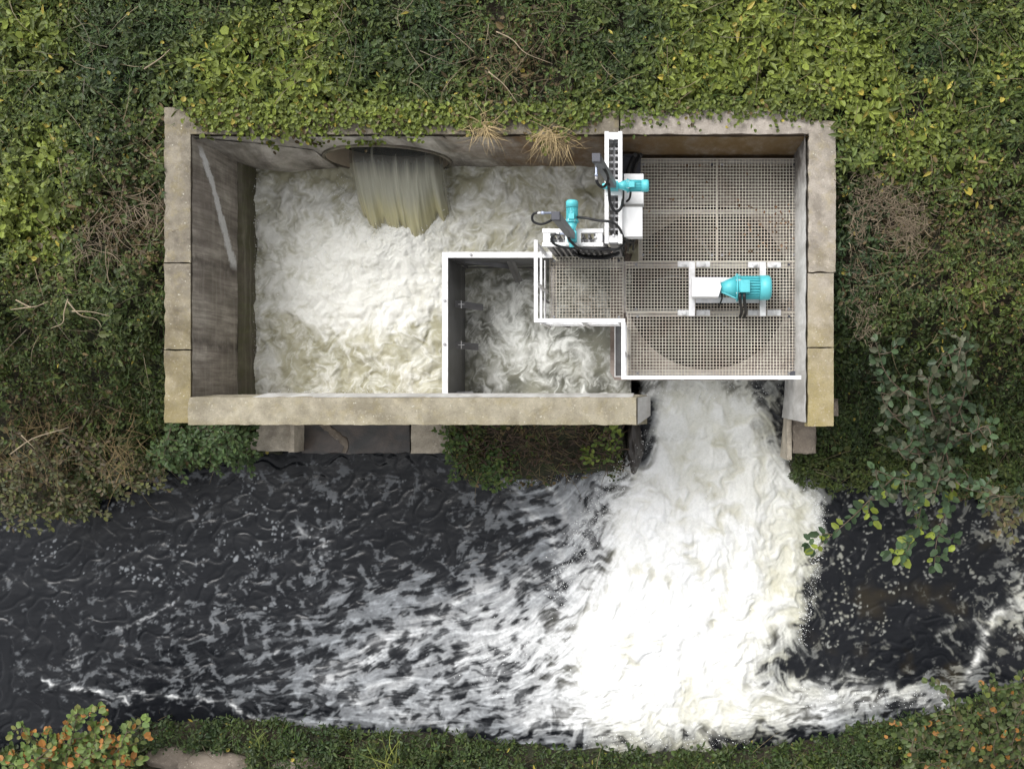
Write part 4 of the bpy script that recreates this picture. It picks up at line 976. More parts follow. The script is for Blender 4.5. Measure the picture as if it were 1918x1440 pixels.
# ------------------------------------------------------------ sluice gates
def gate(label,cx,cy,rz,L,lean,cables_label,mo_len=0.46,mo_r=0.072,mo_dir=(0,1,0),spacing=0.155):
    g_=empty('sluice_gate',(cx,cy,0.3),rz); tag(g_,label,'sluice gate','motor driven sluice gates')
    for s in (-1,1):
        m_=MB(); y=s*spacing/2; m_.box(-L/2,L/2,y-0.024,y+0.024,-0.07,0.0); m_.build('frame_rail',M['white'],g_,0.004)
    for s in (-1,1):
        m_=MB(); m_.box(s*(L/2-0.05)-0.04,s*(L/2-0.05)+0.04,-spacing/2+0.026,spacing/2-0.026,-0.05,-0.006); m_.tube([(s*(L/2-0.09),0,-0.006),(s*(L/2-0.09),0,0.018)],0.014,6); m_.build('end_block',M['steel_white'],g_,0.003)
        m_=MB(); m_.box(s*(L/2-0.03)-0.028,s*(L/2-0.03)+0.028,-spacing/2+0.03,spacing/2-0.03,-2.3,-0.052); m_.build('frame_post',M['steel'],g_)
    m_=MB(); m_.box(-L/2+0.06,L/2-0.06,-0.012,0.012,-2.2,-0.20)
    n_=int(L/0.085)
    for i in range(n_):
        x=-L/2+0.10+i*(L-0.2)/(n_-1)
        for s in (-1,1): m_.box(x-0.012,x+0.012,min(s*0.0125,s*0.058),max(s*0.0125,s*0.058),-2.2,-0.10)
    m_.build('gate_leaf',M['steel'],g_)
    m_=MB(); m_.box(-0.085,0.095,-spacing/2-0.012,spacing/2+0.012,0.002,0.014); m_.build('mounting_plate',M['white'],g_,0.003)
    m_=MB(); m_.box(-0.052,0.052,-0.06,0.06,0.015,0.125); m_.tube([(0,0,0.126),(0,0,0.16)],0.05,20); m_.tube([(-0.0,-0.061,0.07),(-0.0,-0.12,0.06)],0.034,16);m_.build('gearbox',M['teal'],g_,0.008)
    return g_
g1=gate('longer sluice gate beside the white control boxes, teal motor pointing right',PX(1149,0.3),PY(351,0.3),-math.pi/2,PY(247,0.3)-PY(457,0.3),0,'')
g2=gate('shorter sluice gate over the small grating, teal motor pointing up the photo',PX(1081,0.3),PY(445,0.3),0,PX(1150,0.3)-PX(1016,0.3)-0.12,0,'')
g2.location.x-=0.05
add_motor(g1,(0.0,0.05,0.085),(0,1,0),0.066,0.36)
add_motor(g2,(-0.0,0.05,0.085),(0,1,0),0.066,0.36)
for g_,lean in ((g1,(0.03,-0.085)),(g2,(0,-0.03))):
    top=Vector((lean[0] if g_ is g1 else -0.02,lean[1],1.62))
    m_=MB(); m_.bar((0,0,0.16),top*0.94,0.078,0.078); st_=m_.build('spindle_tube',M['tube_grey'],g_,0.004)
    m_=MB(); m_.bar(top*0.941,top,0.086,0.086); m_.build('tube_cap',M['cap_dark'],st_,0.006)
# sensors and cable loops at the tube tops (world coordinates)
def cab(pts,r,label,n=8):
    m_=MB(); m_.tube(spline([P(*p) for p in pts],n),r,8); return tag(m_.build('cable',M['rubber']),label,'cable')
def conn(p0,p1,label):
    a,b_=P(*p0),P(*p1); m_=MB(); m_.tube([a,a.lerp(b_,0.25),a.lerp(b_,0.26),b_],[0.017,0.017,0.012,0.012],12)
    t=empty('position_sensor',a); t.location=(0,0,0); m_.build('sensor_body',M['blue_grey'],t)
    m_=MB(); m_.tube([b_,b_+(b_-a)*0.4],0.016,10); m_.build('sensor_plug',M['steel_white'],t)
    m_=MB(); m_.tube([a-(b_-a)*0.35,a],0.014,10); m_.build('sensor_plug',M['steel_white'],t)
    tag(t,label,'sensor'); return t
conn((1014,399,1.72),(1035,399,1.72),'blue grey sensor at the top of the shorter gate spindle tube')
conn((1117,330,1.55),(1117,312,1.6),'blue grey sensor beside the top of the longer gate spindle tube')
conn((1062,438,0.5),(1048,438,0.5),'blue grey sensor lying on the shorter gate frame')
cab([(1013,399,1.72),(1003,399,1.72),(997,405,1.7),(999,415,1.68),(1012,420,1.66),(1027,416,1.64),(1040,407,1.6)],0.0125,'thin black cable looping out left of the shorter gate tube')
cab([(1117,331,1.5),(1118,341,1.5),(1124,349,1.45),(1131,350,1.4),(1137,343,1.35),(1139,332,1.35),(1134,320,1.5),(1126,312,1.55),(1121,308,1.55)],0.015,'black cable looping at the top of the longer gate tube')
cab([(1140,345,0.8),(1141,360,0.6),(1143,380,0.5),(1150,394,0.45),(1158,395,0.42),(1165,385,0.4),(1167,365,0.2),(1166,345,0.1)],0.017,'thick black cable hanging in a bow across the longer gate frame')
cab([(1180,351,0.35),(1181,362,0.2),(1179,372,0.1),(1173,378,0.0),(1168,379,-0.1)],0.013,'thin black cable from the longer gate motor to the upper control box')
cab([(1081,407,0.42),(1100,409,0.5),(1120,413,0.5),(1140,415,0.5),(1153,420,0.45),(1162,431,0.35),(1168,445,0.2),(1176,452,0.0),(1185,455,-0.3)],0.015,'black cable crossing from the shorter gate motor to the lower control box')
cab([(1049,438,0.5),(1038,440,0.5),(1033,447,0.48),(1036,455,0.45),(1046,461,0.4),(1062,464,0.35),(1080,465,0.3),(1100,466,0.3),(1125,467,0.3),(1145,470,0.2)],0.015,'black cable curling over the shorter gate rail beside its ribbed plate')
cab([(1064,442,0.6),(1067,450,0.55),(1074,457,0.5),(1082,464,0.35),(1095,466,0.25),(1125,465,0.2),(1150,468,0.2),(1163,464,0.15),(1170,455,0.1)],0.017,'thick black cable running along the foot of the shorter gate')
for i in range(5):
    pts=[]
    for q in range(17):
        t=2*math.pi*q/16; pts.append((1117+(34+i*2.2)*math.cos(t)+random.uniform(-1.5,1.5),472+(8.2+i*0.7)*math.sin(t)+random.uniform(-.8,.8)+i*0.4,-0.62+0.05*i+0.02*math.cos(3*t)))
    cab(pts,0.013,'coil of black cable lying on the ribbed plate of the shorter gate',4)['group']='coiled black cable turns'
for k_,(a,b_) in enumerate((((1170,452),(1176,470)),((1180,447),(1186,468)),((1190,446),(1178,462)),((1166,456),(1188,452)))):
    cab([(a[0],a[1],-0.1),((a[0]+b_[0])/2+3,(a[1]+b_[1])/2-2,-0.25),(b_[0],b_[1],-0.6)],0.012,'short black cable end below the lower control box',6)['group']='cable ends below the control box'
cab([(1197,292,-0.4),(1190,300,-0.5),(1184,312,-0.6),(1180,325,-0.7),(1178,340,-0.8)],0.03,'thick black hose in the corner above the upper control box')
cab([(1190,290,-0.35),(1184,300,-0.5),(1178,315,-0.6),(1174,330,-0.7)],0.028,'second thick black hose beside the gate in the deck corner')
cab([(1201,290,-0.35),(1193,304,-0.5),(1188,318,-0.6),(1186,332,-0.8)],0.024,'rightmost of three black hoses in the deck corner')
# black tray the hoses run over
m_=MB(); m_.box(PX(1166,-0.8),PX(1200,-0.8),PY(345,-0.8),PY(292,-0.8),-0.85,-0.82); m_.box(PX(1166,-0.8),PX(1200,-0.8),PY(294,-0.8),PY(292,-0.8)+0.01,-0.819,-0.74)
tag(m_.build('cable_tray',M['cap_dark'],None,0.003),'black cable tray in the corner of the deck','tray')
def ctrl(u0,u1,v0,v1,z,label):
    t=empty('control_box',(PX((u0+u1)/2,z),PY((v0+v1)/2,z),z)); tag(t,label,'control box')
    w=(PX(u1,z)-PX(u0,z));h=PY(v0,z)-PY(v1,z)
    m_=MB(); m_.box(-w/2,w/2,-h/2,h/2,-0.22,-0.026); m_.build('box_body',M['white'],t,0.006)
    m_=MB(); m_.box(-w/2-0.004,w/2+0.004,-h/2-0.004,h/2+0.004,-0.024,0.0); m_.build('box_lid',M['white'],t,0.010,3)
    m_=MB(); m_.box(w/2-0.02,w/2+0.005,-h/2+0.03,-h/2+0.06,-0.018,-0.010);m_.build('hinge_bracket',M['steel'],t)
ctrl(1166,1203,388,443,0.24,'larger white control box, lower of the two beside the gate')
ctrl(1169,1205,326,382,0.02,'white control box partly under the teal motor')
# ------------------------------------------------------------ ruined slabs by the river
zs1=-2.15
m_=MB(); 
t=empty('concrete_slab'); tag(t,'pale broken concrete slab by the river under the left end of the wall','slab')
rough_box('slab_top',PX(480,zs1),PX(545,zs1),PY(846,zs1),PY(770,zs1),-3.4,zs1,M['slab'],t,0.02,0.07,71,0.02)
def shl(c): 
    return Vector((c.x+0.42*max(0,(c.y-PY(846,zs1)))/0.45 ,c.y,c.z))
rough_box('slanted_edge',PX(446,zs1),PX(500,zs1),PY(843,zs1),PY(780,zs1),-3.4,zs1-0.02,M['slab'],t,0.02,0.07,72,0.02,shl)
rough_box('kerb',PX(544,zs1),PX(555,zs1),PY(847,zs1),PY(770,zs1),-3.4,zs1+0.07,M['slab'],t,0.01,0.05,73,0.015)
t=empty('concrete_slab'); tag(t,'wet near black slab with a pinkish patch beside the pale slab','slab')
zs2=-2.45
rough_box('slab_top',PX(567,zs2),PX(768,zs2),PY(850,zs2),PY(770,zs2),-3.4,zs2,M['slab_wet'],t,0.03,0.07,74,0.02)
mb=MB(); mb.tube(spline([P(u,v,zs2+0.012) for u,v in ((598,793),(612,800),(626,812),(640,822),(648,835),(644,848))],6),[0.02,0.03,0.03,0.04,0.05,0.05,0.06,0.05,0.04,0.04,0.05,0.06,0.05,0.05,0.06,0.06,0.05,0.04,0.05,0.06,0.06,0.05,0.05,0.04,0.03,0.03,0.03,0.03,0.03,0.03,0.02][:31],8)
ob=mb.build('pink_patch',M['rock'],t); 
for v in ob.data.vertices: v.co.z=zs2+0.012+(v.co.z-zs2-0.012)*0.25
t=rough_box('concrete_slab',PX(769,zs2),PX(842,zs2),PY(850,zs2),PY(770,zs2),-3.4,zs2+0.01,M['slab'],None,0.02,0.07,75,0.02); tag(t,'brownish dry slab between the wet slab and the roots','slab')
# right bank remains
zq=-1.9
t=rough_box('channel_wall',PX(1474,-2.0),PX(1483,-2.0),PY(862,-2.0),PY(712,-2.0),-3.6,-1.98,M['slab'],None,0.006,0.05,76,0.006); tag(t,'thin low concrete wall along the right edge of the outflow','wall')
t=rough_box('stone_block',PX(1486,zq),PX(1530,zq),PY(850,zq),PY(785,zq),-3.3,zq,M['rock'],None,0.03,0.05,77,0.03); tag(t,'weathered broken stone block under the end of the right wall','stone')
t=rough_box('stone_block',PX(1545,-1.0),PX(1572,-1.0),PY(780,-1.0),PY(745,-1.0),-2.4,-1.0,M['rock'],None,0.02,0.05,78,0.03); tag(t,'small grey stone jutting out right of the yellow wall','stone')
# wet rock at the end of the river-side wall
def rock(name,c,s,mat,label,seed,cat='rock'):
    bm=bmesh.new(); bmesh.ops.create_icosphere(bm,subdivisions=4,radius=1.0)
    co=np.array([v.co[:] for v in bm.verts]); d=1+0.28*fbm(co[:,0]*1.6+seed,co[:,1]*1.6+co[:,2]*1.3,4,seed)+0.05*fbm(co[:,0]*8,co[:,1]*8+co[:,2]*6,2,seed+2)
    for v,k2 in zip(bm.verts,d): v.co=Vector((v.co.x*s[0]*k2,v.co.y*s[1]*k2,v.co.z*s[2]*k2))
    me=bpy.data.meshes.new(name); bm.to_mesh(me); bm.free(); me.materials.append(mat)
    for p in me.polygons:p.use_smooth=True
    o=bpy.data.objects.new(name,me);C.objects.link(o);o.location=c
    return tag(o,label,cat)
rock('rock',P(1190,815,-2.85),(0.13,0.52,0.40),M['rock_wet'],'wet black rock at the open end of the river side wall',5)
rock('rock',P(325,1418,-2.6),(0.42,0.16,0.15),M['rock'],'flat pinkish grey rock on the near bank beside the orange bush',8)
rock('rock',P(400,1432,-2.55),(0.5,0.2,0.2),M['rock'],'brown flat rock at the bottom edge right of the orange bush',9)
rock('rock',P(560,1436,-2.55),(0.35,0.14,0.14),M['rock'],'low stone half buried in grass on the near bank',12)
# ------------------------------------------------------------ vegetation
class Leaves:
    def __init__(s): s.c=[];s.col=[];s.n=0
    def add(s,pos,az,pitch,roll,L,W,col,fold=0.18,bend=0.15,shape=(0.30,0.78,1.0,0.80)):
        n=len(pos)
        if n==0: return
        a,b1,w1,w2=shape
        base=np.array([[0,0,0],[-0.5*w1,a,fold],[-0.5*w2,b1,fold*0.8-bend*0.6],[0,1,-bend],[0.5*w2,b1,fold*0.8-bend*0.6],[0.5*w1,a,fold]])
        v=np.repeat(base[None],n,0); v[...,0]*=W[:,None]; v[...,1]*=L[:,None]; v[...,2]*=W[:,None]
        cr,sr=np.cos(roll)[:,None],np.sin(roll)[:,None]; x=v[...,0]*cr+v[...,2]*sr; z=-v[...,0]*sr+v[...,2]*cr; y=v[...,1]
        cp,sp=np.cos(pitch)[:,None],np.sin(pitch)[:,None]; y2=y*cp-z*sp; z2=y*sp+z*cp
        ca,sa=np.cos(az)[:,None],np.sin(az)[:,None]; X_=x*ca-y2*sa; Y_=x*sa+y2*ca
        s.c.append(np.stack([X_,Y_,z2],-1)+pos[:,None]); s.col.append(np.repeat(col[:,None],6,1)); s.n+=n
    def build(s,name,mat,parent=None):
        co=np.concatenate(s.c).reshape(-1,3); col=np.concatenate(s.col).reshape(-1,3); col=np.concatenate([col,np.ones((len(col),1))],-1)
        b_=np.arange(s.n)[:,None]*6
        f=np.concatenate([b_+np.array([[0,3,2,1]]),b_+np.array([[0,5,4,3]])],0)
        return np_mesh(name,co,f,mat,col,False,parent)
class Blades:
    def __init__(s): s.c=[];s.col=[];s.n=0;s.K=5
    def add(s,pos,az,L,W,lift,droop,col):
        n=len(pos);K=s.K;t=np.linspace(0,1,K)[None]
        h=lift[:,None]*L[:,None]*t-droop[:,None]*L[:,None]*t*t; r=L[:,None]*t*np.sqrt(np.clip(1-(lift[:,None]*0.6)**2,0.2,1))
        curl=(RS.rand(n)-0.5)[:,None]*1.2*t
        ca,sa=np.cos(az[:,None]+curl),np.sin(az[:,None]+curl)
        w=W[:,None]*(1-0.9*t)*0.5
        cx_=pos[:,0:1]+ca*r; cy_=pos[:,1:2]+sa*r; cz_=pos[:,2:3]+h
        a=np.stack([cx_-sa*w,cy_+ca*w,cz_],-1); b_=np.stack([cx_+sa*w,cy_-ca*w,cz_],-1)
        s.c.append(np.stack([a,b_],2)); s.col.append(np.repeat(np.repeat(col[:,None,None],K,1),2,2)); s.n+=n
    def build(s,name,mat,parent=None):
        K=s.K;co=np.concatenate(s.c).reshape(-1,3); col=np.concatenate(s.col).reshape(-1,3); col=np.concatenate([col,np.ones((len(col),1))],-1)
        b_=(np.arange(s.n)*K*2)[:,None,None]; k2=(np.arange(K-1)*2)[None,:,None]
        f=(b_+k2+np.array([0,2,3,1])[None,None]).reshape(-1,4)
        return np_mesh(name,co,f,mat,col,False,parent)
def blob(u,v,lst):
    s=np.zeros(u.shape)
    for a,b_,r,w in lst: s=s+w*np.exp(-(((u-a)**2+(v-b_)**2)/(r*r)))
    return s
BR=[(40,70,110,1),(60,340,120,1),(70,430,90,.9),(420,90,70,.6),(540,150,150,1),(430,200,110,.8),(700,205,90,.7),(1330,120,120,.8),(1340,40,90,.5),(1500,140,150,.9),(1480,50,90,.6),(1600,90,90,.7),(1690,230,130,1),(1800,290,90,.6),(1890,150,90,.6),(1850,560,90,.7),(1860,30,70,.5),(1150,180,80,.5),(900,190,70,.4),(230,190,90,.4),(620,30,60,.3),(1240,190,70,.4),(1560,200,60,.5)]
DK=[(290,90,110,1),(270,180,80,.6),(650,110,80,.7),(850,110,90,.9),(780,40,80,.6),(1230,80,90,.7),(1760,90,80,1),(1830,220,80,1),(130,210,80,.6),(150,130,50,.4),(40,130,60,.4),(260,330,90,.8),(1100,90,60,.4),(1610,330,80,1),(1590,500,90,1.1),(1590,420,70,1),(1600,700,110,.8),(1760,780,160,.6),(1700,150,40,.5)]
BN=[(960,90,80,1),(1000,150,60,.7),(285,250,60,.5),(250,400,80,.9),(200,440,60,.7),(290,480,60,.8),(1680,420,80,.5),(100,840,150,.8),(60,900,130,.6),(1760,470,150,.45),(1870,420,120,.45),(1880,640,100,.3),(900,210,60,.4),(1000,830,120,1.3),(1080,840,90,1.2),(60,560,80,.4),(1810,960,60,.4)]
def vegmask(x,y,z,extra=0.0):
    """where plants may root"""
    u=x*F/(CAMH-z)+NU; v=NV-y*F/(CAMH-z)
    n=fbm(x*3,y*3,3,44)*12
    edge=np.interp(u,[300,306,330,360,420,600,860,900,1130,1165,1250,1560,1572],[1e4,192,196,238,250,252,244,232,226,222,216,210,1e4])+n
    inch=(x>XL0-0.01)&(x<XR1+0.02)&(y>YB1-0.02)&(v>edge)
    inch|=(x>XL0-0.02)&(x<XR1+0.02)&(v>edge)&(y>1.0)
    river=(y<yN(x)-0.07+0.10*n/12)&(y>yS(x)+0.07+0.10*n/12)
    chan=(x>-0.62)&(x<1.80)&(y<0.6)&(y>-2)
    slabs=(x>PX(440,-2.2))&(x<PX(842,-2.4))&(y>-1.05)&(y<0)
    slabs&=~((u<520)&(v<845-(520-u)*-0.0)&(u+0.9*(845-v)<500))
    rocks=((u>270)&(u<470)&(v>1400))&(n>-6)
    rb=(x>PX(1483,-1.9))&(x<PX(1532,-1.9))&(y>PY(852,-1.9))&(y<0)
    return ~(inch|river|chan|slabs|rocks|rb),u,v
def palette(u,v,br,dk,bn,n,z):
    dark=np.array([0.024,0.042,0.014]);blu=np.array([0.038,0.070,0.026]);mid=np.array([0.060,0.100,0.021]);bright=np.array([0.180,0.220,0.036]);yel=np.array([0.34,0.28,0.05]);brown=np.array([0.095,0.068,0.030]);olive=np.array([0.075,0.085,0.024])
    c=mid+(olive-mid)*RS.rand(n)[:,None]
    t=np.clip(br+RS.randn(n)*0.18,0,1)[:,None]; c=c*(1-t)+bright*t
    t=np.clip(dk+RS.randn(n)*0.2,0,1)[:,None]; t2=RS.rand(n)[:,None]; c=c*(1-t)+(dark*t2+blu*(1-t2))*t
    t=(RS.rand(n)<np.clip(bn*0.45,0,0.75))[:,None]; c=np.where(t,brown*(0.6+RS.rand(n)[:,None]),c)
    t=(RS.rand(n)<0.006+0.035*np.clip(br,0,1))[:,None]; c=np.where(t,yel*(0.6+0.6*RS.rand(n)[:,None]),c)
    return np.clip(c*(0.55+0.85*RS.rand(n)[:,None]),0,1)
def cover_leaves(name,label,x0,x1,y0,y1,dens_,size,kind,parent=None,obj=None):
    n=int((x1-x0)*(y1-y0)*dens_); 
    x=RS.uniform(x0,x1,n);y=RS.uniform(y0,y1,n); z=terr(x,y); z=np.where((z<-2.95)&((y<-3.8)|(y<-0.7)),-2.93,z)
    ok,u,v=vegmask(x,y,z+0.1); ok&=z>-3.2
    if size>0.11: ok&=~((x>-8.8)&(x<5.0)&(y>-6.0)&(y<5.3))
    x,y,z,u,v=[q[ok] for q in (x,y,z,u,v)]
    n=len(x)
    br=blob(u,v,BR);dk=blob(u,v,DK);bn=blob(u,v,BN)
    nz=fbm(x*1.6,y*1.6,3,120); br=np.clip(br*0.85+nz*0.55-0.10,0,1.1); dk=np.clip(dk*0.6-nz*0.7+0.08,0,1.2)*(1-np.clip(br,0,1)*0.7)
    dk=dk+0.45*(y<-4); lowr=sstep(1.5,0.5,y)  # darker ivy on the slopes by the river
    br=br*(1-0.45*lowr)
    hum=0.5+0.5*fbm(x*2.4,y*2.4,3,130)*1.6; hum2=0.5+0.5*fbm(x*7,y*7,2,134)*1.5
    canopy=0.05+0.26*np.clip(hum,0,1)+0.28*np.clip(hum2,0,1)
    canopy=canopy*np.where(v<300,0.7,1.0)
    # drop leaves in gaps
    gap=0.6*fbm(x*3.5,y*3.5,3,140)+0.55*fbm(x*9,y*9,2,143)
    keep=RS.rand(n)<np.clip(0.66+2.6*gap-np.clip(bn,0,1)*0.3,0.05,1)*np.where((u>900)&(u<1200)&(y<-0.3)&(y>-2),0.10,1.0)
    x,y,z,u,v,br,dk,bn,canopy=[q[keep] for q in (x,y,z,u,v,br,dk,bn,canopy)]; n=len(x)
    # each seed is a sprig of leaves
    L_=Leaves() if obj is None else obj
    hgt=canopy*(RS.rand(n)**0.75)
    if kind=='broad': nl=4
    elif kind=='star': nl=7
    else: nl=4
    a0=RS.rand(n)*2*np.pi
    for i in range(nl):
        az=a0+i*2*np.pi/nl+RS.randn(n)*0.35
        sz=size*(0.45+1.0*RS.rand(n)**1.4)*(0.8+0.35*np.clip(br,0,1))
        if kind=='star': pit=RS.uniform(-0.5,0.55,n); L=sz*1.25;W=sz*0.42; sh=(0.35,0.7,1.0,0.7)
        elif kind=='broad': pit=RS.uniform(-0.55,0.4,n); L=sz;W=sz*0.78; sh=(0.25,0.72,1.0,0.85)
        else: pit=RS.uniform(-0.7,0.6,n); L=sz*0.9;W=sz*0.55; sh=(0.3,0.75,1.0,0.8)
        off=0.006+0.012*RS.rand(n)
        p=np.stack([x-np.sin(az)*off+RS.randn(n)*size*0.25,y+np.cos(az)*off+RS.randn(n)*size*0.25,z+hgt+RS.randn(n)*0.02],-1)
        L_.add(p,az,pit,RS.randn(n)*0.4,L,W,palette(u,v,br,dk,bn,n,z),0.16,0.2,sh)
    return L_
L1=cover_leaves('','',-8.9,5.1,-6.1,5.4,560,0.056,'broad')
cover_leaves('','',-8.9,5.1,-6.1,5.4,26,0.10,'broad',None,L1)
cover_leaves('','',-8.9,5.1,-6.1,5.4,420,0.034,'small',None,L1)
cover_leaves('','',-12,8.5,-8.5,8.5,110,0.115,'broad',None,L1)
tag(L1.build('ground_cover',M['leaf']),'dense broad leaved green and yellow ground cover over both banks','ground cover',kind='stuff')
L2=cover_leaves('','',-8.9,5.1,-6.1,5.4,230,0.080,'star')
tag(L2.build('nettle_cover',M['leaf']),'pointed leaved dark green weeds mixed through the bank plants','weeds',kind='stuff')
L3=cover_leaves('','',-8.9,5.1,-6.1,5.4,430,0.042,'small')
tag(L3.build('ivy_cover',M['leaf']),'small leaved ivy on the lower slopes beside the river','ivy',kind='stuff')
# creepers hanging over the wall edges
LC=Leaves()
def creeper(pts,n,size,br,spread=0.07):
    Q=[P(*p) for p in pts]; sp=np.array([q[:] for q in spline(Q,12)])
    idx=RS.randint(0,len(sp),n); p=sp[idx]+RS.randn(n,3)*np.array([spread,spread,spread*0.4]); u=np.full(n,0.);
    LC.add(p,RS.rand(n)*6.28,RS.uniform(-0.6,0.3,n),RS.randn(n)*0.4,size*(0.6+0.7*RS.rand(n)),size*(0.6+0.4*RS.rand(n)),palette(u,u,np.full(n,br),np.full(n,0.05),np.full(n,0.15),n,u))
creeper([(380,225,.05),(450,238,.04),(520,244,.03),(600,244,.03)],240,0.055,.75,0.06)
creeper([(590,248,.03),(640,262,-.1),(690,268,-.25),(720,262,-.1)],70,0.05,.8,0.04)
creeper([(600,234,.05),(700,234,.04),(800,232,.04),(880,230,.03)],160,0.055,.7,0.06)
creeper([(480,250,0),(500,268,-.15),(515,276,-.3)],28,0.05,.8,0.03)
creeper([(560,255,0),(580,262,-.15),(600,272,-.3)],34,0.05,.85,0.03)
creeper([(990,240,.05),(1015,262,-.02),(1030,280,-.15)],50,0.06,1,0.05)
for v_,n_,br_ in ((206,650,.75),(216,620,.8),(224,420,.75)):
    creeper([(365,v_,.06),(520,v_+3,.07),(700,v_,.06),(880,v_-2,.05)],n_,0.056,br_,0.055)
for _ in range(22):
    q=random.uniform(370,870); creeper([(q,226,.06),(q+random.uniform(-14,14),238,.05),(q+random.uniform(-20,20),random.uniform(244,262),random.uniform(-.12,.02))],random.randrange(10,34),0.052,.8,0.035)
for v_,n_,br_ in ((206,330,.5),(216,300,.5),(226,150,.55)):
    creeper([(880,v_,.06),(1000,v_-2,.07),(1110,v_,.05)],n_,0.055,br_,0.05)
creeper([(1130,205,.05),(1300,203,.05),(1450,203,.05),(1560,204,.04)],420,0.052,.45,0.045)
creeper([(1160,222,.03),(1300,216,.03),(1450,214,.03),(1550,214,.03)],260,0.05,.45,0.07)
creeper([(1040,245,.03),(1100,235,.03)],60,0.05,.7,0.06)
tag(LC.build('wall_creeper',M['leaf']),'yellow green creeper trailing over the bank side wall above the pipe','creeper',kind='stuff')
# grass and dry stalks
G_=Blades()
def tuft(u,v,z,n,L,W,c,spread,lift=(0.2,0.9),droop=0.5,az=None,azs=3.14,B=None):
    p=P(u,v,z); pos=np.array(p[:])[None]+RS.randn(n,3)*np.array([spread,spread,0.02])
    a=RS.rand(n)*6.283 if az is None else az+RS.randn(n)*azs
    col=np.array(c)[None]*(0.6+0.8*RS.rand(n)[:,None])
    (B or G_).add(pos,a,L*(0.5+0.8*RS.rand(n)),W*(0.6+0.7*RS.rand(n)),RS.uniform(*lift,n),np.full(n,droop)*RS.rand(n),col)
def field_blades(x0,x1,y0,y1,d,L,W,B):
    n=int((x1-x0)*(y1-y0)*d); x=RS.uniform(x0,x1,n);y=RS.uniform(y0,y1,n);z=terr(x,y); ok,u,v=vegmask(x,y,z+.1)
    cl=fbm(x*1.3,y*1.3,3,150)+0.15; ok&=(RS.rand(n)<np.clip(cl*2,0.08,1))&(z>-3.2)
    x,y,z,u,v=[q[ok] for q in (x,y,z,u,v)];n=len(x); bn=np.clip(blob(u,v,BN),0,1)
    green=np.array([0.06,0.105,0.022]);tan=np.array([0.20,0.155,0.075])
    t=(RS.rand(n)<0.22+0.6*bn)[:,None]; c=np.where(t,tan*0.8,green*1.25)*(0.55+0.8*RS.rand(n)[:,None])
    B.add(np.stack([x,y,z+0.08+0.12*RS.rand(n)],-1),RS.rand(n)*6.283,L*(0.5+RS.rand(n)),np.full(n,W)*(0.6+0.8*RS.rand(n)),RS.uniform(0.1,0.9,n),RS.rand(n)*0.6,c)
field_blades(-8.9,5.1,-6.1,5.4,420,0.20,0.009,G_)
n=900; x=RS.uniform(-8.9,5.1,n);y=RS.uniform(-6.1,5.4,n);z=terr(x,y);ok,u,v=vegmask(x,y,z+.1);ok&=z>-3.2;x,y,z=[q[ok] for q in (x,y,z)];n=len(x)
G_.add(np.stack([x,y,z+0.2+0.15*RS.rand(n)],-1),RS.rand(n)*6.283,0.35+0.35*RS.rand(n),np.full(n,0.009),RS.uniform(0.0,0.5,n),RS.rand(n)*0.4,np.array([[0.16,0.125,0.07]])*(0.4+0.9*RS.rand(n)[:,None]))
tag(G_.build('grass',M['leaf']),'thin green and straw grass blades growing among the bank plants','grass',kind='stuff')
TAN=(0.34,0.26,0.14); PINK=(0.165,0.13,0.09)
def drytuft(name,label,items,c,**kw):
    B=Blades()
    for it in items: tuft(*it[:3],it[3],it[4],kw.get('W',0.009),c,it[5],kw.get('lift',(0.1,0.8)),kw.get('droop',0.5),kw.get('az'),kw.get('azs',0.8),B)
    return tag(B.build(name,M['dry']),label,'dry grass',None,'stuff' if name=='dry_weed_patch' else None)
drytuft('dry_grass_tuft','straw coloured dry grass splaying over the bank side wall, left of the longer gate',[(1025,252,.05,70,.34,.05),(1040,262,.0,50,.30,.05),(1060,266,-.05,26,.32,.03)],TAN,az=-1.57,azs=1.2,droop=.8)
drytuft('dry_grass_tuft','smaller tan dry stalks on the wall edge right of the pipe',[(912,240,.05,70,.30,.04),(890,236,.05,30,.25,.06)],TAN,az=-1.2,azs=1.6,droop=.6)
drytuft('dry_grass_tuft','tangled pale dead grass left of the upper left wall',[(250,395,-.1,50,.42,.20),(200,430,-.1,45,.4,.18),(160,455,-.1,30,.35,.13),(285,380,-.1,25,.4,.12)],PINK,az=-0.6,azs=0.7,droop=.4)
drytuft('dry_weed_patch','pinkish dry seed weeds right of the upper right wall',[(1640+random.uniform(-40,60),360+random.uniform(-30,90),.0,34,.12,.10) for _ in range(14)],PINK,lift=(0,.9))
drytuft('dry_weed_patch','pale dry weeds hanging in a strip between the right wall and the big leaved shrub',[(1615+random.uniform(-22,22),470+i*12,-.2,24,.11,.08) for i in range(14)]+[(1700+random.uniform(-20,30),420+random.uniform(-30,50),0,40,.14,.08) for _ in range(8)],PINK,lift=(0,.9))
drytuft('dry_weed_patch','brown dead stalks on the left slope above the river',[(110+random.uniform(-80,120),840+random.uniform(-60,60),-1.8,14,.42,.12) for _ in range(14)],(0.15,0.11,0.055),lift=(0,.7))
drytuft('reed_tuft','short grassy tuft on the near bank left of the long reeds',[(490,1390,-2.5,26,.22,.05)],(0.14,0.17,0.05),az=1.7,azs=.9,W=.012,lift=(.2,.6))
drytuft('reed_tuft','few long yellow green reeds at the bottom edge of the near bank',[(735,1440,-2.4,16,.5,.06)],(0.22,0.24,0.06),az=1.7,azs=.5,W=.016,lift=(.2,.6))
FL=Leaves(); n=70
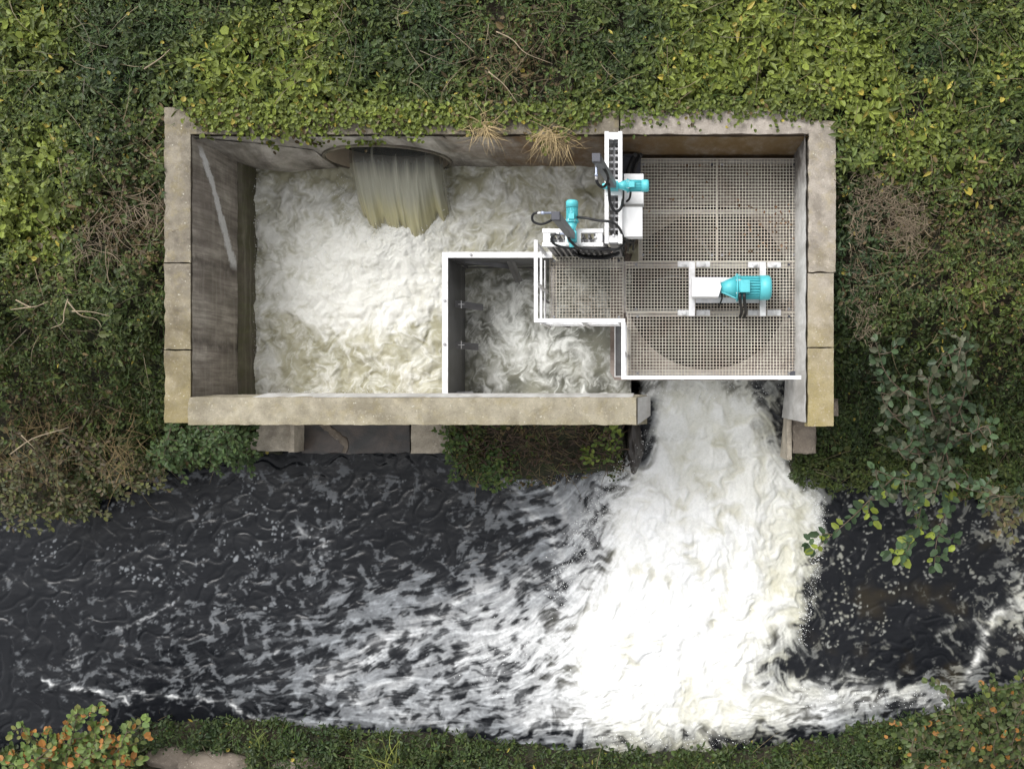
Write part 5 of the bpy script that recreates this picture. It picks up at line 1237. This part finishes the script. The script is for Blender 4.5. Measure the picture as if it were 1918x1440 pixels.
px_=np.concatenate([RS.uniform(PX(1400,ZD),PX(1490,ZD),45),RS.uniform(PX(1205,ZD),PX(1490,ZD),25)]); py_=np.concatenate([RS.uniform(PY(470,ZD),PY(380,ZD),45),RS.uniform(PY(480,ZD),PY(305,ZD),25)])
FL.add(np.stack([px_,py_,np.full(n,ZD+0.006)],-1),RS.rand(n)*6.28,RS.uniform(-.05,.1,n),RS.randn(n)*.15,RS.uniform(.02,.045,n),RS.uniform(.012,.025,n),np.array([[0.25,0.16,0.10]])*(0.5+RS.rand(n)[:,None]))
tag(FL.build('fallen_leaves',M['dry']),'small brown leaf litter caught on the grating deck','leaf litter',kind='stuff')
# bare twigs
def twig(label,pts,r,mat='drytwig',grp=None):
    m_=MB(); 
    for br_ in pts: 
        q=spline([P(*p) for p in br_],5); m_.tube(q,[r*(1-0.7*i/len(q)) for i in range(len(q))],5)
    o=m_.build('bare_twig',M[mat]); tag(o,label,'twig',grp); return o
twig('pale forked twig on the left slope, its two arms meeting at a point',[[(127,560,.0),(120,585,.0),(117,605,.0),(95,615,-.1)],[(127,565,.0),(150,590,.0),(180,598,-.1),(190,612,-.1)],[(135,583,0),(170,584,0),(205,592,0)]],0.009)
twig('thin pale twig near the left edge of the photo',[[(30,562,-.1),(60,575,-.1),(90,565,-.1)],[(60,575,-.1),(20,580,-.1)]],0.010)
twig('long thin twig lying across the brown slope above the river',[[(20,850,-1.6),(60,822,-1.5),(110,806,-1.4),(130,800,-1.4)],[(40,815,-1.5),(65,840,-1.5)]],0.010)
twig('slim straw stalk arcing over the upper left plants',[[(270,130,.25),(300,110,.3),(318,93,.3)]],0.009)
twig('pale stalk in the brown patch at the top middle',[[(930,60,.2),(960,75,.2),(985,100,.2),(1035,120,.1)]],0.009)
twig('slanting thin stalk above the dry grass on the wall',[[(915,135,.2),(945,160,.2),(970,195,.15)]],0.008)
# roots on the small bank between the slabs and the outflow
B=MB()
for i in range(240):
    u=random.uniform(860,1180);v=random.uniform(800,872); z=terr(np.array([PX(u,-2.4)]),np.array([PY(v,-2.4)]))[0]
    z=max(-2.95,float(z))+random.uniform(0.05,0.22); L=random.uniform(12,45);a=random.uniform(-3.14,3.14)
    q=[(u,v,z),(u+L*.4*math.cos(a)+random.uniform(-5,5),v+L*.3*math.sin(a),z+random.uniform(0,.15)),(u+L*math.cos(a),v+L*.6*math.sin(a)+random.uniform(-5,5),z+random.uniform(-.05,.1))]
    s_=spline([P(*p) for p in q],4); B.tube(s_,[random.uniform(.004,.011)]*len(s_),5)
tag(B.build('roots',M['root']),'tangled reddish brown roots on the small bank below the river side wall','roots',kind='stuff')
# ------------------------------------------------------------ shrubs
def shrub(name,label,branches,leaf,size,wr,cols,mat='bark',step=0.055,r=0.012,cat='shrub',jit=0.25,shape=(0.28,0.75,1.0,0.85),sprays=0,sprlen=0.25,grp=None):
    t=empty(name,branches[0][0] if False else (0,0,0)); tag(t,label,cat,grp)
    st=MB(); Lf=Leaves(); allb=[]
    for br_ in branches:
        Q=spline([P(*p) for p in br_],8); allb.append((Q,r))
        for _ in range(sprays):
            i=random.randrange(len(Q)//5,len(Q)); a=random.uniform(0,6.283); p=Q[i]; l=sprlen*random.uniform(.5,1.2)
            q1=p+Vector((math.cos(a)*l*.5,math.sin(a)*l*.5,random.uniform(0,.1)*l)); q2=p+Vector((math.cos(a+.3)*l,math.sin(a+.3)*l,random.uniform(-.25,.1)*l))
            allb.append((spline([p,q1,q2],6),r*.5))
    pos=[];az=[]
    for Q,rr in allb:
        st.tube(Q,[rr*(1-.75*i/len(Q)) for i in range(len(Q))],6)
        acc=0;side=1
        for a,b_ in zip(Q[:-1],Q[1:]):
            acc+=(b_-a).length
            while acc>step:
                acc-=step; d=(b_-a); h=math.atan2(d.y,d.x)-math.pi/2
                pos.append(a[:]); az.append(h+side*random.uniform(.5,1.3)); side*=-1
        d=Q[-1]-Q[-2]
        for kk in (-.5,0,.5): pos.append(Q[-1][:]); az.append(math.atan2(d.y,d.x)-math.pi/2+kk)
    pos=np.array(pos);az=np.array(az);n=len(pos)
    pos=pos+RS.randn(n,3)*np.array([.012,.012,.02])
    c=np.array(cols)[RS.randint(0,len(cols),n)]*(0.75+0.5*RS.rand(n)[:,None])
    L=size*(0.65+0.6*RS.rand(n)); Lf.add(pos,az+RS.randn(n)*jit,RS.uniform(-.55,.35,n),RS.randn(n)*.35,L,L*wr,c,0.10,0.12,shape)
    st.build('branches',M[mat],t); Lf.build('foliage',M['leaf'],t); return t
SG=[(0.05,0.09,0.04),(0.04,0.07,0.03),(0.07,0.115,0.05),(0.03,0.05,0.023),(0.05,0.065,0.03)]
SGb=SG+[(0.075,0.08,0.045),(0.11,0.12,0.075)]
shrub('willow_shrub','large oval leaved grey green shrub spreading from the right bank over the river',
 [[(1770,830,-1.6),(1740,760,-.9),(1700,740,-.5),(1660,700,-.3),(1640,640,-.15)],
  [(1770,830,-1.6),(1745,770,-.8),(1740,720,-.5),(1770,670,-.3),(1800,650,-.2)],
  [(1770,830,-1.6),(1800,760,-.7),(1810,700,-.4),(1800,640,-.3)],
  [(1770,830,-1.6),(1700,800,-.9),(1660,760,-.7),(1650,735,-.6)],
  [(1770,840,-1.6),(1780,790,-.9),(1760,740,-.6)],
  [(1770,840,-1.6),(1820,810,-.8),(1850,800,-.6),(1860,840,-.5)],
  [(1770,840,-1.6),(1740,880,-1.2),(1700,900,-1.0),(1640,880,-.9)],
  [(1770,840,-1.6),(1790,900,-1.1),(1830,920,-1.0),(1880,930,-.9)],
  [(1770,840,-1.6),(1720,850,-1.0),(1680,840,-.8)],[(1770,840,-1.6),(1760,890,-1.1),(1750,930,-1.)]],
 None,0.108,0.60,SGb,r=0.014,step=0.075,sprays=7,sprlen=0.30)
YG=SG[:3]+[(0.22,0.27,0.04)]
shrub('overhanging_branch','leafy branch hanging over the dark river, nearest the white outflow',
 [[(1690,880,-1.6),(1640,925,-1.5),(1600,965,-1.5),(1560,1000,-1.5),(1525,1030,-1.5)]],None,0.14,.6,YG,r=.012,sprays=3,sprlen=.28,cat='branch')
shrub('overhanging_branch','leafy branch with bright yellow leaves hanging over the middle of the right water',
 [[(1730,900,-1.5),(1725,950,-1.4),(1715,990,-1.4),(1700,1030,-1.4),(1688,1040,-1.4)],[(1715,960,-1.4),(1720,1000,-1.4),(1700,1015,-1.4)]],None,0.13,.65,YG,r=.010,sprays=2,sprlen=.2,cat='branch')
shrub('overhanging_branch','leafy branch reaching down to a yellow green tip, third from the outflow',
 [[(1790,900,-1.5),(1770,960,-1.4),(1755,1010,-1.4),(1750,1060,-1.4)]],None,0.13,.6,YG,r=.010,sprays=4,sprlen=.22,cat='branch')
shrub('overhanging_branch','straw brown branch hanging over the water close to the right edge',
 [[(1830,910,-1.5),(1860,950,-1.4),(1890,980,-1.4),(1900,1010,-1.4)],[(1840,920,-1.5),(1880,940,-1.4),(1915,930,-1.4)]],None,0.10,.5,[(0.12,0.12,0.05),(0.15,0.15,0.06),(0.16,0.12,0.06)],r=.010,sprays=5,sprlen=.22,cat='branch')
OR=[(0.13,0.19,0.045),(0.15,0.20,0.06),(0.10,0.16,0.04),(0.17,0.18,0.05),(0.34,0.15,0.035),(0.13,0.19,0.045)]
shrub('autumn_shrub','bush with green and orange leaves in the bottom left corner',
 [[(110,1460,-2.3),(90,1410,-1.8),(60,1380,-1.6),(40,1360,-1.5)],[(110,1460,-2.3),(130,1400,-1.7),(140,1360,-1.5),(145,1335,-1.4)],[(110,1460,-2.3),(160,1410,-1.8),(180,1370,-1.6)],
  [(110,1460,-2.3),(200,1420,-1.8),(230,1390,-1.6),(240,1360,-1.5)],[(110,1460,-2.3),(200,1440,-1.9),(260,1420,-1.7)],[(110,1460,-2.3),(40,1440,-1.9),(10,1420,-1.8)],[(110,1460,-2.3),(70,1430,-1.7),(95,1400,-1.5)],[(150,1460,-2.3),(150,1430,-1.7),(190,1400,-1.5)]],
 None,0.095,.75,OR,r=.014,step=.045,sprays=11,sprlen=.3)
shrub('autumn_shrub','dark bush with scattered orange leaves in the bottom right corner',
 [[(1860,1440,-2.4),(1820,1390,-1.9),(1790,1340,-1.7),(1770,1290,-1.6)],[(1860,1440,-2.4),(1870,1370,-1.8),(1850,1310,-1.6),(1860,1270,-1.5)],[(1860,1440,-2.4),(1900,1380,-1.8),(1915,1320,-1.6),(1925,1260,-1.5)],
  [(1860,1440,-2.4),(1800,1420,-2),(1740,1400,-1.8),(1700,1385,-1.8)],[(1860,1450,-2.4),(1910,1420,-1.9),(1950,1380,-1.8)],[(1860,1440,-2.4),(1840,1400,-1.8),(1820,1370,-1.7)],[(1840,1440,-2.4),(1780,1440,-1.9),(1740,1430,-1.9)]],
 None,0.085,.7,[(0.06,0.09,0.025),(0.08,0.11,0.03),(0.045,0.06,0.022),(0.05,0.07,0.025),(0.08,0.075,0.03),(0.15,0.18,0.04),(0.07,0.10,0.03),(0.06,0.08,0.025),(0.09,0.11,0.03),(0.05,0.075,0.02),(0.07,0.09,0.03),(0.06,0.085,0.025),(0.08,0.11,0.03),(0.06,0.08,0.03),(0.05,0.07,0.02),(0.28,0.13,0.03)],r=.012,step=.042,sprays=16,sprlen=.32)
shrub('riverside_shrub','olive brown bush hanging over the dark water on the left edge',
 [[(20,800,-1.6),(80,860,-1.8),(130,900,-2.0),(170,940,-2.1)],[(20,800,-1.6),(40,880,-1.8),(50,930,-2.),(60,970,-2.1)],[(100,800,-1.6),(180,850,-1.8),(230,890,-2.),(300,905,-2.1)],[(60,820,-1.6),(100,880,-1.8),(110,950,-2.1)],[(-40,850,-1.8),(0,920,-2.),(15,980,-2.1)],[(120,820,-1.6),(190,880,-1.9),(260,880,-2)],[(0,800,-1.6),(-20,900,-1.9),(20,950,-2.)]],
 None,0.07,.55,[(0.07,0.075,0.028),(0.055,0.06,0.025),(0.09,0.09,0.035),(0.10,0.075,0.04),(0.045,0.055,0.02),(0.13,0.14,0.04)],r=.011,step=.035,sprays=18,sprlen=.34)
shrub('riverside_shrub','small yellow green weed on the root covered bank beside the wall end',
 [[(1140,850,-2.6),(1140,825,-2.3),(1130,810,-2.2),(1145,806,-2.1)],[(1140,850,-2.6),(1150,840,-2.3),(1160,820,-2.2)],[(1140,860,-2.6),(1120,860,-2.4),(1105,865,-2.4)]],None,0.075,.6,[(0.18,0.23,0.04),(0.10,0.15,0.03)],r=.008,step=.045,sprays=3,sprlen=.16)
shrub('riverside_shrub','green weed clump trailing into the foam at the tip of the small bank',
 [[(880,820,-2.5),(900,860,-2.6),(920,885,-2.7),(940,905,-2.8)],[(880,820,-2.5),(870,860,-2.6),(860,890,-2.8)],[(900,820,-2.5),(940,860,-2.6),(960,880,-2.7)],[(870,810,-2.4),(850,820,-2.3),(840,830,-2.3)],[(940,830,-2.5),(930,870,-2.6),(925,915,-2.8)]],None,0.07,.6,[(0.06,0.11,0.03),(0.05,0.09,0.025),(0.10,0.15,0.03)],r=.008,step=.035,sprays=12,sprlen=.22)
shrub('riverside_shrub','bright green leafy clump just under the left end of the river side wall',
 [[(380,800,-1.6),(420,820,-1.7),(445,835,-1.8)],[(370,800,-1.6),(390,830,-1.8),(400,860,-2)],[(340,800,-1.6),(350,840,-1.8),(345,865,-2)],[(400,800,-1.6),(430,810,-1.6),(455,812,-1.7)],[(320,800,-1.6),(310,840,-1.8),(300,860,-2.)],[(400,820,-1.6),(430,850,-1.9),(480,855,-2.2)]],None,0.075,.55,[(0.055,0.095,0.028),(0.045,0.08,0.024),(0.075,0.115,0.034)],r=.008,step=.032,sprays=18,sprlen=.24)
# ------------------------------------------------------------ light, camera
w=bpy.data.worlds.new('World'); sc.world=w; w.use_nodes=True; nt=w.node_tree; nt.nodes.clear(); k=NT(nt)
sky=k.n('ShaderNodeTexSky',sky_type='NISHITA'); sky.sun_disc=False; sky.sun_elevation=math.radians(52); 
SA=math.radians(-38)  # azimuth from north
sky.sun_rotation=SA; sky.dust_density=4.0; sky.air_density=1.0
hs=k.n('ShaderNodeHueSaturation'); hs.inputs['Saturation'].default_value=0.06; k.l(sky.outputs[0],hs.inputs['Color'])
bg=k.n('ShaderNodeBackground'); bg.inputs[1].default_value=0.15; k.l(hs.outputs[0],bg.inputs[0]); o_=k.n('ShaderNodeOutputWorld'); k.l(bg.outputs[0],o_.inputs[0])
sd=bpy.data.lights.new('sun','SUN'); sd.energy=0.75; sd.angle=math.radians(35); sd.color=(1,0.97,0.92)
so=bpy.data.objects.new('sun',sd); C.objects.link(so)
el=math.radians(52); d=Vector((math.sin(SA)*math.cos(el),math.cos(SA)*math.cos(el),math.sin(el)))
so.rotation_euler=d.to_track_quat('Z','Y').to_euler(); so.location=(0,0,15)
cam=bpy.data.cameras.new('camera'); co_=bpy.data.objects.new('camera',cam); C.objects.link(co_)
co_.location=(0,0,CAMH); co_.rotation_euler=(0,0,0)
cam.sensor_width=36; cam.lens=36*F/1918; cam.shift_x=-(NU-959)/1918; cam.shift_y=(NV-720)/1918; cam.clip_end=500; cam.clip_start=0.1
sc.camera=co_
sc.view_settings.view_transform='Standard'; sc.view_settings.look='None'; sc.view_settings.gamma=1; sc.view_settings.use_curve_mapping=False
sc.view_settings.exposure=0.74
